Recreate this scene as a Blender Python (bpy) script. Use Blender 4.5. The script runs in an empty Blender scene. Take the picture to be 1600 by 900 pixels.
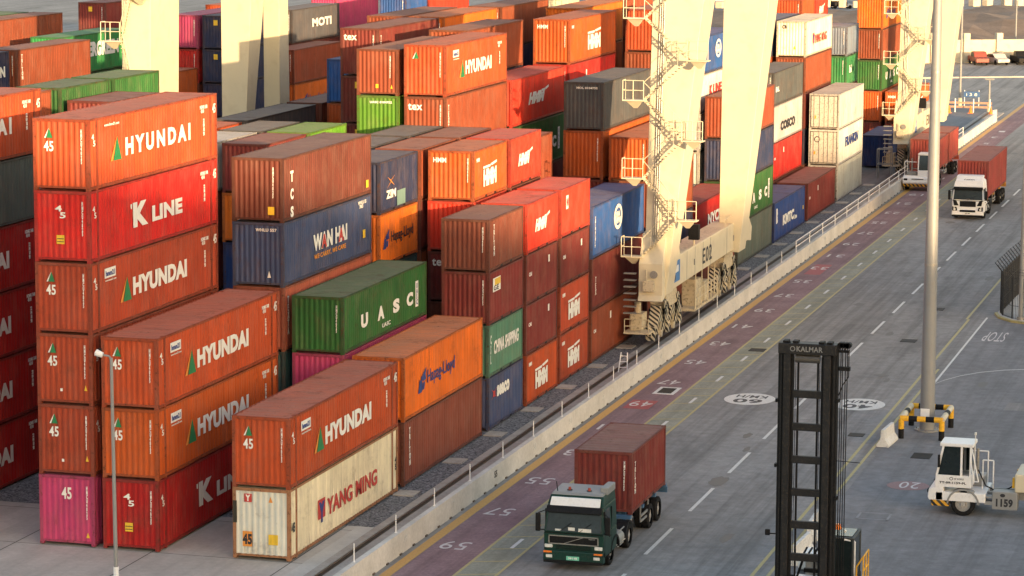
import bpy, bmesh, math, random
from mathutils import Vector, Matrix
random.seed(7)
R = math.radians
SC = bpy.context.scene
COL = SC.collection

# ------------------------------------------------------------------ camera
cam = bpy.data.objects.new('camera', bpy.data.cameras.new('camera'))
COL.objects.link(cam)
cam.data.sensor_width = 36.0
cam.data.lens = 36.0 * 4573.464 / 1600
cam.data.clip_start = 1.0
cam.data.clip_end = 3000
_yaw, _pit, _rol = -0.279463584, 0.148107725, 0.00407536686
_F = Vector((math.sin(_yaw) * math.cos(_pit), math.cos(_yaw) * math.cos(_pit), -math.sin(_pit)))
_R = Vector((math.cos(_yaw), -math.sin(_yaw), 0)); _U = _R.cross(_F)
_R2 = _R * math.cos(_rol) + _U * math.sin(_rol)
_U2 = -_R * math.sin(_rol) + _U * math.cos(_rol)
cam.matrix_world = Matrix(((_R2.x, _U2.x, -_F.x, 39.87398), (_R2.y, _U2.y, -_F.y, -107.081527),
                           (_R2.z, _U2.z, -_F.z, 28.119837), (0, 0, 0, 1)))
SC.camera = cam

# ------------------------------------------------------------------ light
SUN_E, SUN_AZ = R(6.6), R(135)          # azimuth of the sun from +Y, clockwise
world = bpy.data.worlds.new('World'); SC.world = world; world.use_nodes = True
nt = world.node_tree; nt.nodes.clear()
sky = nt.nodes.new('ShaderNodeTexSky'); sky.sky_type = 'NISHITA'; sky.sun_disc = False
sky.sun_elevation = SUN_E; sky.sun_rotation = SUN_AZ
sky.air_density = 1.0; sky.dust_density = 1.6; sky.ozone_density = 1.0
bg = nt.nodes.new('ShaderNodeBackground'); bg.inputs['Strength'].default_value = 0.15
out = nt.nodes.new('ShaderNodeOutputWorld')
nt.links.new(sky.outputs[0], bg.inputs[0]); nt.links.new(bg.outputs[0], out.inputs[0])
sd = Vector((math.sin(SUN_AZ) * math.cos(SUN_E), math.cos(SUN_AZ) * math.cos(SUN_E), math.sin(SUN_E)))
sl = bpy.data.lights.new('sun', 'SUN'); sl.energy = 2.5; sl.angle = R(0.5); sl.color = (1.0, 0.75, 0.45)
so = bpy.data.objects.new('sun', sl); COL.objects.link(so)
so.rotation_euler = (-sd).to_track_quat('-Z', 'Y').to_euler()
SC.view_settings.view_transform = 'Standard'; SC.view_settings.look = 'None'
SC.view_settings.exposure = 1.87
SC.view_settings.use_white_balance = True; SC.view_settings.white_balance_temperature = 7300; SC.view_settings.white_balance_tint = 15; SC.view_settings.gamma = 1.0
try: SC.view_settings.use_curve_mapping = False
except Exception: pass
SC.cycles.max_bounces = 6; SC.cycles.diffuse_bounces = 3

# ------------------------------------------------------------------ materials
MATS = {}
def nodes_of(name):
    m = bpy.data.materials.new(name); m.use_nodes = True
    n = m.node_tree.nodes; l = m.node_tree.links
    return m, n, l, n['Principled BSDF']
def nn(n, t, **kw):
    x = n.new(t)
    for k, v in kw.items():
        if k in x.inputs: x.inputs[k].default_value = v
        else: setattr(x, k, v)
    return x
def mixc(n, l, fac, a, b, mode='MIX'):
    x = n.new('ShaderNodeMix'); x.data_type = 'RGBA'; x.blend_type = mode
    for s, v in ((0, fac), (6, a), (7, b)):
        if hasattr(v, 'links'): l.new(v, x.inputs[s])
        elif isinstance(v, (int, float)): x.inputs[s].default_value = v
        else: x.inputs[s].default_value = (*v, 1) if len(v) == 3 else v
    return x.outputs[2]
def ramp(n, l, src, a, b, lo=0.0, hi=1.0):
    x = n.new('ShaderNodeMapRange'); x.clamp = True
    l.new(src, x.inputs[0]); x.inputs[1].default_value = a; x.inputs[2].default_value = b
    x.inputs[3].default_value = lo; x.inputs[4].default_value = hi
    return x.outputs[0]
def mth(n, l, op, a, b):
    x = n.new('ShaderNodeMath'); x.operation = op
    for s, v in ((0, a), (1, b)):
        if hasattr(v, 'links'): l.new(v, x.inputs[s])
        else: x.inputs[s].default_value = v
    return x.outputs[0]

def flat(name, col, rough=0.6, metal=0.0, var=0.15, scale=3.0, dirt=(0.10, 0.08, 0.06), dirt_amt=0.25, spec=0.4, emit=None):
    """painted/solid material with blotchy wear"""
    if name in MATS: return MATS[name]
    m, n, l, p = nodes_of(name)
    tc = n.new('ShaderNodeTexCoord')
    no = nn(n, 'ShaderNodeTexNoise', Scale=scale, Detail=6.0, Roughness=0.65); l.new(tc.outputs['Object'], no.inputs['Vector'])
    no2 = nn(n, 'ShaderNodeTexNoise', Scale=scale * 4.3, Detail=4.0); l.new(tc.outputs['Object'], no2.inputs['Vector'])
    v = ramp(n, l, no.outputs[0], 0.3, 0.7, 1 - var, 1 + var)
    c = mixc(n, l, 1.0, col, (1, 1, 1), 'MULTIPLY')
    vm = n.new('ShaderNodeVectorMath'); vm.operation = 'SCALE'; vm.inputs[0].default_value = col; l.new(v, vm.inputs['Scale'])
    d = ramp(n, l, no2.outputs[0], 0.52, 0.75, 0, dirt_amt)
    l.new(mixc(n, l, d, vm.outputs[0], dirt), p.inputs['Base Color'])
    p.inputs['Roughness'].default_value = rough; p.inputs['Metallic'].default_value = metal
    p.inputs['Specular IOR Level'].default_value = spec
    if emit: p.inputs['Emission Color'].default_value = (*emit, 1); p.inputs['Emission Strength'].default_value = 1.0
    MATS[name] = m
    return m

def container_paint(name, dust, rust_lo, rough):
    m, n, l, p = nodes_of(name)
    oi = n.new('ShaderNodeObjectInfo'); tc = n.new('ShaderNodeTexCoord')
    off = n.new('ShaderNodeVectorMath'); off.operation = 'ADD'
    cmb = n.new('ShaderNodeCombineXYZ')
    for i, f in enumerate((37.0, 91.0, 53.0)): l.new(mth(n, l, 'MULTIPLY', oi.outputs['Random'], f), cmb.inputs[i])
    l.new(tc.outputs['Object'], off.inputs[0]); l.new(cmb.outputs[0], off.inputs[1])
    def noise(sc, vec=(1, 1, 1), det=5.0, rg=0.6):
        mp = n.new('ShaderNodeMapping'); mp.inputs['Scale'].default_value = vec
        l.new(off.outputs[0], mp.inputs['Vector'])
        t = nn(n, 'ShaderNodeTexNoise', Scale=sc, Detail=det, Roughness=rg); l.new(mp.outputs[0], t.inputs['Vector'])
        return t.outputs[0]
    big = noise(0.35); streak = noise(1.0, (6, 6, 0.35), 6.0, 0.7); fine = noise(5.0, (1, 1, 1), 8.0, 0.75); blot = noise(1.3, (1, 1, 0.6), 4.0)
    panel = noise(3.2, (0.0, 1.0, 0.0), 0.0)
    v = ramp(n, l, big, 0.3, 0.7, 0.80, 1.18)
    v2 = ramp(n, l, streak, 0.3, 0.75, 0.86, 1.10)
    v3 = mth(n, l, 'MULTIPLY', mth(n, l, 'MULTIPLY', v, v2), ramp(n, l, panel, 0.35, 0.65, 0.93, 1.07))
    vm = n.new('ShaderNodeVectorMath'); vm.operation = 'SCALE'; l.new(oi.outputs['Color'], vm.inputs[0]); l.new(v3, vm.inputs['Scale'])
    faded = mixc(n, l, ramp(n, l, blot, 0.45, 0.8, 0.0, 0.16 + dust * 0.4), vm.outputs[0], (0.36, 0.24, 0.18))
    dust_lifted = mixc(n, l, dust, faded, (0.50, 0.40, 0.33))  # real dust, and on roofs extra lightness painted in for light from above
    # rust: small specks and runs down the paint
    spots = ramp(n, l, fine, rust_lo, rust_lo + 0.10, 0, 1)
    runs = mth(n, l, 'MULTIPLY', ramp(n, l, streak, 0.56, 0.70, 0, 0.75), ramp(n, l, blot, 0.44, 0.60, 0, 1))
    stain = mth(n, l, 'MULTIPLY', ramp(n, l, noise(0.8, (1, 1, 1), 7.0, 0.8), 0.54, 0.68, 0, 0.35 + dust * .5), 1.0)
    rf = mth(n, l, 'MAXIMUM', mth(n, l, 'MAXIMUM', mth(n, l, 'MULTIPLY', spots, 0.8), runs), stain)
    l.new(mixc(n, l, rf, dust_lifted, (0.085, 0.032, 0.016)), p.inputs['Base Color'])
    p.inputs['Roughness'].default_value = rough
    p.inputs['Specular IOR Level'].default_value = 0.15
    b = nn(n, 'ShaderNodeBump', Strength=0.55, Distance=0.06); l.new(noise(1.1, (1, 1, 1), 3.0, 0.5), b.inputs['Height']); l.new(b.outputs[0], p.inputs['Normal'])
    return m
PAINT = container_paint('container_wall_paint', 0.03, 0.64, 0.6)
ROOFP = container_paint('container_roof_paint', 0.28, 0.60, 0.8)
FRAMEP = container_paint('container_frame_paint', 0.05, 0.53, 0.6)

def letter_mat(name, col, wear=0.5):
    if name in MATS: return MATS[name]
    m, n, l, p = nodes_of(name)
    g = n.new('ShaderNodeNewGeometry')
    mp = n.new('ShaderNodeMapping'); mp.inputs['Scale'].default_value = (2.2, 2.2, 0.35); l.new(g.outputs['Position'], mp.inputs['Vector'])
    no = nn(n, 'ShaderNodeTexNoise', Scale=4.0, Detail=6.0, Roughness=0.75); l.new(mp.outputs[0], no.inputs['Vector'])
    l.new(mixc(n, l, ramp(n, l, no.outputs[0], 0.5, 0.72, 0, wear), col, tuple(c * 0.45 for c in col)), p.inputs['Base Color'])
    p.inputs['Roughness'].default_value = 0.6
    MATS[name] = m; return m
LW = letter_mat('white_lettering', (0.82, 0.80, 0.74)); LK = letter_mat('black_lettering', (0.02, 0.022, 0.03))
LR = letter_mat('red_lettering', (0.55, 0.05, 0.04)); LN = letter_mat('navy_lettering', (0.025, 0.05, 0.20))
LG = letter_mat('green_emblem', (0.01, 0.20, 0.07)); LY = letter_mat('yellow_sticker', (0.80, 0.50, 0.04))
LO = letter_mat('orange_lettering', (0.75, 0.28, 0.05))
ROADW = letter_mat('worn_white_road_paint', (0.66, 0.66, 0.64), 0.85)
ROADY = letter_mat('worn_yellow_road_paint', (0.50, 0.38, 0.10), 0.7)

def ground_mat(name, c1, c2, sc, fine_amt=0.2, rough=0.9, crack=0.0, tyre=0.0, gravel=False, bump=0.3, joints=None):
    m, n, l, p = nodes_of(name)
    g = n.new('ShaderNodeNewGeometry')
    def noise(s, vec=(1, 1, 1), det=6.0, rg=0.6):
        mp = n.new('ShaderNodeMapping'); mp.inputs['Scale'].default_value = vec; l.new(g.outputs['Position'], mp.inputs['Vector'])
        t = nn(n, 'ShaderNodeTexNoise', Scale=s, Detail=det, Roughness=rg); l.new(mp.outputs[0], t.inputs['Vector']); return t.outputs[0]
    a = noise(sc); b = noise(sc * 14, (1, 1, 1), 5.0, 0.8)
    c = mixc(n, l, ramp(n, l, a, 0.32, 0.68), c1, c2)
    hgt = b
    if gravel:
        vo = nn(n, 'ShaderNodeTexVoronoi', Scale=13.0); l.new(g.outputs['Position'], vo.inputs['Vector'])
        sp = n.new('ShaderNodeSeparateColor'); l.new(vo.outputs['Color'], sp.inputs[0])
        c = mixc(n, l, 0.75, c, mixc(n, l, sp.outputs[0], tuple(x * 0.35 for x in c1), tuple(min(1, x * 2.2) for x in c2)))
        hgt = vo.outputs['Distance']
    f = ramp(n, l, b, 0.25, 0.75, 1 - fine_amt, 1 + fine_amt)
    vm = n.new('ShaderNodeVectorMath'); vm.operation = 'SCALE'; l.new(c, vm.inputs[0]); l.new(f, vm.inputs['Scale'])
    c = vm.outputs[0]
    if tyre:
        t = noise(1.1, (1.0, 0.02, 1), 4.0, 0.7)
        c = mixc(n, l, ramp(n, l, t, 0.45, 0.75, 0, tyre), c, tuple(x * 0.4 for x in c1))
        t2 = noise(0.22, (1.0, 0.25, 1), 5.0, 0.7)
        c = mixc(n, l, ramp(n, l, t2, 0.55, 0.75, 0, tyre), c, tuple(x * 0.45 for x in c1))
    if crack:
        wv = noise(0.6, (1, 1, 1), 8.0, 0.8)
        t = noise(1.8, (0.25, 2.5, 1), 6.0, 0.8)
        c = mixc(n, l, ramp(n, l, t, 0.58, 0.72, 0, crack), c, tuple(x * 0.45 for x in c1))
        c = mixc(n, l, ramp(n, l, wv, 0.60, 0.70, 0, crack), c, tuple(min(1, x * 1.4) for x in c2))
    if joints:
        br = nn(n, 'ShaderNodeTexBrick', Scale=1.0); br.offset = 0.0
        br.inputs['Color1'].default_value = (1, 1, 1, 1); br.inputs['Color2'].default_value = (0.93, 0.93, 0.93, 1); br.inputs['Mortar'].default_value = (0.25, 0.25, 0.25, 1)
        br.inputs['Brick Width'].default_value = joints; br.inputs['Row Height'].default_value = joints; br.inputs['Mortar Size'].default_value = 0.03
        l.new(g.outputs['Position'], br.inputs['Vector'])
        c = mixc(n, l, 1.0, c, br.outputs[0], 'MULTIPLY')
    l.new(c, p.inputs['Base Color']); p.inputs['Roughness'].default_value = rough
    p.inputs['Specular IOR Level'].default_value = 0.3
    bm = nn(n, 'ShaderNodeBump', Strength=bump, Distance=0.05 if gravel else 0.01); l.new(hgt, bm.inputs['Height']); l.new(bm.outputs[0], p.inputs['Normal'])
    return m
ASPH = ground_mat('asphalt', (0.225, 0.221, 0.218), (0.300, 0.295, 0.290), 0.10, 0.30, 0.85, 0.30, 0.80)
ASPH2 = ground_mat('dark_asphalt', (0.172, 0.175, 0.186), (0.242, 0.244, 0.253), 0.09, 0.28, 0.85, 0.40, 0.45)
LANE = ground_mat('purple_lane_paint', (0.225, 0.135, 0.152), (0.310, 0.205, 0.215), 0.35, 0.35, 0.85, 0.4, 0.6)
HATCH = ground_mat('grey_green_hatch_paint', (0.26, 0.265, 0.215), (0.34, 0.34, 0.28), 0.4, 0.3, 0.85, 0.4, 0.5)
CONC = ground_mat('yard_concrete', (0.42, 0.385, 0.35), (0.55, 0.51, 0.47), 0.25, 0.15, 0.9, 0.2, 0.25, joints=6.0)
CONC2 = ground_mat('pale_concrete', (0.46, 0.44, 0.41), (0.58, 0.56, 0.52), 0.5, 0.12, 0.9, 0.15)
GRAV = ground_mat('dark_gravel', (0.105, 0.11, 0.12), (0.16, 0.16, 0.17), 0.3, 0.3, 0.95, 0, 0, True, 1.0)
BEAMC = ground_mat('rail_beam_concrete', (0.34, 0.30, 0.265), (0.46, 0.42, 0.375), 0.6, 0.25, 0.9, 0.4)
EARTH = ground_mat('brown_earth', (0.17, 0.125, 0.095), (0.25, 0.19, 0.15), 0.2, 0.3, 0.95, 0.3)

CREAM = flat('cream_steel_paint', (0.62, 0.55, 0.40), 0.5, 0, 0.05, 0.35, (0.34, 0.25, 0.16), 0.22)
CREAMD = flat('dirty_cream_steel_paint', (0.58, 0.50, 0.36), 0.6, 0, 0.12, 2.0, (0.08, 0.06, 0.04), 0.7)
BLACK = flat('black_paint', (0.008, 0.008, 0.009), 0.6, 0, 0.2, 3, (0.04, 0.036, 0.03), 0.35, 0.2)
RUBBER = flat('tyre_rubber', (0.014, 0.014, 0.015), 0.9, 0, 0.2, 4, (0.09, 0.08, 0.065), 0.25, 0.15)
RIM = flat('dusty_wheel_rim', (0.42, 0.40, 0.38), 0.5, 0.3, 0.15, 6, (0.05, 0.045, 0.04), 0.6)
STEEL = flat('dull_steel', (0.33, 0.32, 0.30), 0.5, 0.5, 0.1, 4, (0.12, 0.08, 0.05), 0.5)
RAILST = flat('worn_rail_steel', (0.12, 0.085, 0.06), 0.5, 0.3, 0.2, 3, (0.05, 0.03, 0.02), 0.5)
WHITE = flat('white_paint', (0.78, 0.78, 0.78), 0.35, 0, 0.04, 2, (0.35, 0.30, 0.25), 0.2)
WHITEC = flat('white_painted_concrete', (0.66, 0.65, 0.62), 0.85, 0, 0.1, 2, (0.2, 0.18, 0.15), 0.5)
BARC = ground_mat('barrier_concrete', (0.50, 0.475, 0.43), (0.66, 0.63, 0.58), 0.45, 0.15, 0.9, 0.45)
YEL = flat('safety_yellow_paint', (0.80, 0.42, 0.03), 0.5, 0, 0.12, 4, (0.12, 0.07, 0.03), 0.4)
TGREEN = flat('dark_green_truck_paint', (0.004, 0.036, 0.028), 0.4, 0, 0.15, 2, (0.08, 0.07, 0.055), 0.35, 0.3)
GLASS = flat('dark_window_glass', (0.012, 0.020, 0.022), 0.08, 0, 0.1, 1, (0.08, 0.08, 0.08), 0.15, 0.6)
GLASS2 = flat('blue_grey_window_glass', (0.022, 0.032, 0.036), 0.22, 0, 0.3, 1.5, (0.01, 0.01, 0.01), 0.5, 0.3)
REDL = flat('red_lamp_plastic', (0.6, 0.06, 0.02), 0.3); ORL = flat('orange_lamp_plastic', (0.85, 0.20, 0.03), 0.3)
LAMP = flat('clear_lamp_glass', (0.70, 0.70, 0.66), 0.15, 0, 0.05)
GALV = flat('galvanised_steel', (0.27, 0.275, 0.275), 0.5, 0.2, 0.06, 1.0, (0.25, 0.22, 0.18), 0.25)
BLUES = flat('blue_sign_paint', (0.05, 0.18, 0.42), 0.5)
REDO = flat('red_oxide_paint', (0.30, 0.05, 0.03), 0.6)
BLUEST = flat('blue_steel_paint', (0.05, 0.13, 0.24), 0.5)
STONE = flat('cream_concrete_block', (0.55, 0.48, 0.38), 0.9, 0, 0.2, 0.4)
def hazard_mat(name, c1, c2, f, w=(1, 1, 1)):
    m, n, l, p = nodes_of(name)
    tc = n.new('ShaderNodeTexCoord'); d = n.new('ShaderNodeVectorMath'); d.operation = 'DOT_PRODUCT'; d.inputs[1].default_value = w
    l.new(tc.outputs['Object'], d.inputs[0])
    fr = mth(n, l, 'FRACT', mth(n, l, 'MULTIPLY', d.outputs['Value'], f), 0.0)
    st_ = mth(n, l, 'GREATER_THAN', fr, 0.5)
    no = nn(n, 'ShaderNodeTexNoise', Scale=6.0, Detail=5.0); l.new(tc.outputs['Object'], no.inputs['Vector'])
    base = mixc(n, l, st_, c1, c2)
    l.new(mixc(n, l, ramp(n, l, no.outputs[0], .5, .7, 0, .35), base, (.12, .10, .08)), p.inputs['Base Color']); p.inputs['Roughness'].default_value = 0.6
    return m
HAZ_YK = hazard_mat('yellow_black_hazard_stripes', (0.70, 0.35, 0.03), (0.015, 0.015, 0.015), 3.0)
HAZ_WK = hazard_mat('white_black_hazard_stripes', (0.62, 0.55, 0.42), (0.02, 0.02, 0.02), 2.6)

# ------------------------------------------------------------------ mesh helpers
class MB:
    def __init__(s): s.v = []; s.f = []
    def quad(s, a, b, c, d):
        i = len(s.v); s.v += [tuple(a), tuple(b), tuple(c), tuple(d)]; s.f.append((i, i + 1, i + 2, i + 3)); return s
    def box(s, x0, y0, z0, x1, y1, z1):
        return s.hexa([(x0, y0, z0), (x1, y0, z0), (x1, y1, z0), (x0, y1, z0)], [(x0, y0, z1), (x1, y0, z1), (x1, y1, z1), (x0, y1, z1)])
    def hexa(s, bot, top):
        i = len(s.v); s.v += [tuple(p) for p in bot] + [tuple(p) for p in top]; n = len(bot)
        s.f.append(tuple(i + k for k in reversed(range(n)))); s.f.append(tuple(i + n + k for k in range(n)))
        for k in range(n): s.f.append((i + k, i + (k + 1) % n, i + n + (k + 1) % n, i + n + k))
        return s
    def prism(s, pts, axis, a, b):
        """pts 2D outline extruded along axis ('x': pts are (y,z); 'y': (x,z); 'z': (x,y))"""
        mk = {'x': lambda p, t: (t, p[0], p[1]), 'y': lambda p, t: (p[0], t, p[1]), 'z': lambda p, t: (p[0], p[1], t)}[axis]
        return s.hexa([mk(p, a) for p in pts], [mk(p, b) for p in pts])
    def tube(s, p0, p1, r0, r1=None, n=10):
        r1 = r0 if r1 is None else r1
        p0 = Vector(p0); p1 = Vector(p1); d = (p1 - p0).normalized()
        a = d.orthogonal().normalized(); b = d.cross(a)
        ring = lambda p, r: [tuple(p + (a * math.cos(2 * math.pi * k / n) + b * math.sin(2 * math.pi * k / n)) * r) for k in range(n)]
        return s.hexa(ring(p0, r0), ring(p1, r1))
    def path(s, pts, r, n=6):
        for a, b in zip(pts, pts[1:]): s.tube(a, b, r, n=n)
        return s
    def mesh(s, name):
        me = bpy.data.meshes.new(name); me.from_pydata(s.v, [], s.f); me.update()
        bm = bmesh.new(); bm.from_mesh(me); bmesh.ops.recalc_face_normals(bm, faces=bm.faces); bm.to_mesh(me); bm.free()
        return me
    def build(s, name, mat, parent=None, bevel=0.0, loc=None, smooth=False):
        me = s.mesh(name); me.materials.append(mat)
        return link(name, me, parent, bevel, loc, smooth)
def link(name, me, parent=None, bevel=0.0, loc=None, smooth=False):
    o = bpy.data.objects.new(name, me); COL.objects.link(o)
    if parent: o.parent = parent
    if loc: o.location = loc
    if bevel:
        b = o.modifiers.new('bevel', 'BEVEL'); b.width = bevel; b.segments = 2; b.limit_method = 'ANGLE'
    if smooth:
        for p in me.polygons: p.use_smooth = True
    return o
def empty(name, loc, label, cat, group=None, rz=0.0):
    o = bpy.data.objects.new(name, None); COL.objects.link(o); o.location = loc; o.rotation_euler = (0, 0, rz)
    o.empty_display_size = 0.3
    return tag(o, label, cat, group)
def tag(o, label, cat, group=None):
    o['label'] = label; o['category'] = cat
    if group: o['group'] = group
    return o
def struct(name, mb, mat, kind='structure'):
    o = mb.build(name, mat); o['kind'] = kind; return o

TXT = {}
def text_mesh(txt, bold=0.03, spacing=1.06, shear=0.0):
    key = (txt, bold, spacing, shear)
    if key in TXT: return TXT[key]
    cu = bpy.data.curves.new('lettering', 'FONT'); cu.body = txt; cu.size = 1.0; cu.offset = bold; cu.extrude = 0.01
    cu.space_character = spacing; cu.space_line = 0.82; cu.shear = shear; cu.resolution_u = 3
    cu.align_x = 'LEFT'
    o = bpy.data.objects.new('tmp', cu)
    me = bpy.data.meshes.new_from_object(o)
    bpy.data.objects.remove(o)
    xs = [v.co.x for v in me.vertices]; ys = [v.co.y for v in me.vertices]
    x0, x1, y0, y1 = min(xs), max(xs), min(ys), max(ys)
    for v in me.vertices:                     # normalised: 1 wide, 1 high, base left corner at origin
        v.co.x = (v.co.x - x0) / (x1 - x0); v.co.y = (v.co.y - y0) / (y1 - y0)
    TXT[key] = me
    return me
def put_mesh(name, me0, mat, parent, face, a, z, w, h, plane, tilt=0.0):
    """face 'R' (normal +x, a along +y), 'F' (normal -y, a along +x), 'G' (ground, a=(x,y)), 'T' ground rotated 180"""
    me = me0
    if not me.materials: me.materials.append(mat)
    elif me.materials[0] != mat:
        k = (me0.name, mat.name)
        if k not in TXT:
            me = me0.copy(); me.materials.clear(); me.materials.append(mat); TXT[k] = me
        me = TXT[k]
    o = bpy.data.objects.new(name, me); COL.objects.link(o)
    if parent: o.parent = parent
    o.scale = (w, h, 0.4)
    if face == 'R': o.location = (plane, a, z); o.rotation_euler = (R(90), 0, R(90))
    elif face == 'L': o.location = (plane, a, z); o.rotation_euler = (R(90), 0, R(-90))
    elif face == 'F': o.location = (a, plane, z); o.rotation_euler = (R(90), 0, 0)
    elif face == 'G': o.location = (a[0], a[1], z); o.rotation_euler = (0, 0, tilt)
    return o
def put_text(txt, mat, parent, face, a, z, w, h, plane, name='lettering', **kw):
    return put_mesh(name, text_mesh(txt, **kw), mat, parent, face, a, z, w, h, plane)
SHAPES = {}
def shape_mesh(key, polys):
    if key not in SHAPES:
        mb = MB()
        for p in polys: mb.prism(p, 'z', -0.01, 0.01)
        SHAPES[key] = mb.mesh(key)
    return SHAPES[key]
SQ = lambda: shape_mesh('sticker', [[(0, 0), (1, 0), (1, 1), (0, 1)]])
TRI = lambda: shape_mesh('triangle_emblem', [[(0.28, 0), (1, 0), (0.62, 1)]])
TRIW = lambda: shape_mesh('triangle_edge', [[(0, 0), (0.2, 0), (0.58, 1), (0.46, 0.8)]])
CHEV = lambda: shape_mesh('bar_emblem', [[(0, 0), (0.5, 0.0), (0.58, 0.5), (0.42, 0.5), (0, 0.45)], [(0.62, 0.15), (1, 0.5), (1, 1), (0.55, 0.6)]])
HLM = lambda: shape_mesh('angular_emblem', [[(0, 0), (0.45, 0), (0.55, 0.3), (0.45, 0.55), (0.2, 0.55)], [(0.35, 0.62), (1, 1), (0.9, 0.72), (0.98, 0.5), (0.62, 0.45)], [(0.55, 0.05), (0.75, 0.1), (0.85, 0.4), (0.62, 0.38)]])
STARM = lambda: shape_mesh('star_emblem', [[(0, 1), (0.45, 0.5), (0.55, 0.55)], [(1, 1), (0.45, 0.5), (0.5, 0.6)], [(0, 0), (0.45, 0.45), (0.55, 0.5)], [(1, 0), (0.5, 0.42), (0.55, 0.52)]])
def ring_polys(n=28, r=0.36):
    return [[(0.5 + 0.5 * math.cos(t0), 0.5 + 0.5 * math.sin(t0)), (0.5 + 0.5 * math.cos(t1), 0.5 + 0.5 * math.sin(t1)),
             (0.5 + r * math.cos(t1), 0.5 + r * math.sin(t1)), (0.5 + r * math.cos(t0), 0.5 + r * math.sin(t0))]
            for t0, t1 in ((2 * math.pi * k / n, 2 * math.pi * (k + 1) / n) for k in range(n))]
RINGM = lambda: shape_mesh('ring_emblem', ring_polys())
ELL = lambda: shape_mesh('oval_panel', [[(0.5 + 0.5 * math.cos(2 * math.pi * k / 32), 0.5 + 0.5 * math.sin(2 * math.pi * k / 32)) for k in range(32)]])
def put_shape(me, mat, parent, face, a, z, w, h, plane, name='emblem'): return put_mesh(name, me, mat, parent, face, a, z, w, h, plane)

# ------------------------------------------------------------------ ground and setting
def sheet(name, x0, y0, x1, y1, z, mat, kind='structure'):
    mb = MB(); mb.quad((x0, y0, z), (x1, y0, z), (x1, y1, z), (x0, y1, z)); return struct(name, mb, mat, kind)
sheet('ground', -1500, -600, 1500, 2200, 0, ASPH)
sheet('yard_paving', -75, -60, 0.5, 6.8, 0.006, CONC)
g1 = sheet('gravel_bed', -75, 6.8, 1.22, 141.2, 0.006, GRAV)
sheet('yard_surface', -75, 141.2, 1.22, 230, 0.006, ASPH2)
sheet('paving_strip', 0.5, -60, 1.22, 6.8, 0.006, CONC2)
sheet('apron_surface', 19.05, -60, 140, 70.6, 0.006, ASPH2)
sheet('bus_lane', 4.52, -60, 6.80, 235, 0.006, LANE)
sheet('hatched_strip', 6.80, -60, 8.50, 150, 0.006, HATCH)
# kerb strip at the far-left yard edge, container seats on the gravel
mb = MB(); mb.box(-75, 6.2, 0, -17.2, 6.8, 0.12); struct('kerb', mb, BEAMC)
mb = MB(); mb.box(1.30, -60, 0, 1.68, 215, 0.06); mb.box(2.0, -60, 0, 3.4, 215, 0.05); struct('rail_beam', mb, BEAMC)
mb = MB(); mb.box(1.68, -60, 0, 2.0, 215, 0.03); struct('rail_trench', mb, RAILST)
mb = MB(); mb.box(1.80, -60, 0.03, 1.88, 215, 0.12); mb.box(1.76, -60, 0.03, 1.92, 215, 0.05)
tag(mb.build('crane_rail', RAILST), 'worn steel crane rail running in the trench beside the low concrete wall', 'rail')
mb = MB(); mb.box(-31.1, -60, 0, -30.2, 215, 0.08); mb.box(-30.7, -60, 0.08, -30.62, 215, 0.2)
struct('far_rail_beam', mb, BEAMC)
pads = MB()
for k in range(0, 20):
    y = 14.55 + 6.66 * k - 0.55
    if k == 0: y = 13.4
    pads.box(0.02, y - 0.55, 0, 0.95, y + 0.55, 0.05)
struct('concrete_pads', pads, BEAMC)

def paint_strip(name, rects, mat, z=0.012):
    mb = MB()
    for r in rects:
        if len(r) == 4: mb.quad((r[0], r[1], z), (r[2], r[1], z), (r[2], r[3], z), (r[0], r[3], z))
        else: mb.quad(*[(p[0], p[1], z) for p in r[4:]] if False else [(r[i], r[i + 1], z) for i in (0, 2, 4, 6)])
    return struct(name, mb, mat)
YL = letter_mat('orange_yellow_line_paint', (0.58, 0.31, 0.08), 0.75)
YT = letter_mat('faded_yellow_line_paint', (0.44, 0.37, 0.16), 0.9)
paint_strip('yellow_edge_line', [(4.05, -60, 4.50, 230)], YL)
rungs = [(6.80, -60, 6.92, 150), (8.38, -60, 8.50, 150)]
y = -20.0
while y < 150:
    rungs.append((6.92, y, 8.38, y + 0.55, 8.38, y + 0.66, 6.92, y + 0.11)); y += 2.22
paint_strip('hatch_lines', rungs, YT)
paint_strip('lane_dashes', [(13.15, 13.66 + 8.2 * k, 13.31, 18.5 + 8.2 * k) for k in range(-6, 26)], ROADW)
paint_strip('slot_dashes', [(7.68, 4.9 + 6.62 * k, 7.84, 6.6 + 6.62 * k) for k in range(-4, 24)], ROADW)
paint_strip('double_yellow_line', [(17.98, -60, 18.13, 70), (18.60, -60, 18.74, 52), (17.84, 70, 17.98, 200)], YT)
paint_strip('white_edge_line', [(18.98, 44, 19.10, 71)], ROADW)
# curved white line on the apron
arc = [(18.9, 46.6), (19.4, 48.6), (20.1, 50.3), (21.0, 51.7), (22.2, 52.8), (23.6, 53.5), (25.5, 54.0), (28, 54.2), (34, 54.2)]
mb = MB()
for (a, b), (c, d) in zip(arc, arc[1:]):
    mb.quad((a, b - .07, .012), (c, d - .07, .012), (c, d + .07, .012), (a, b + .07, .012))
struct('curved_white_line', mb, ROADW)
BAYN = letter_mat('faded_bay_number_paint', (0.62, 0.58, 0.58), 0.95)
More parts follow.
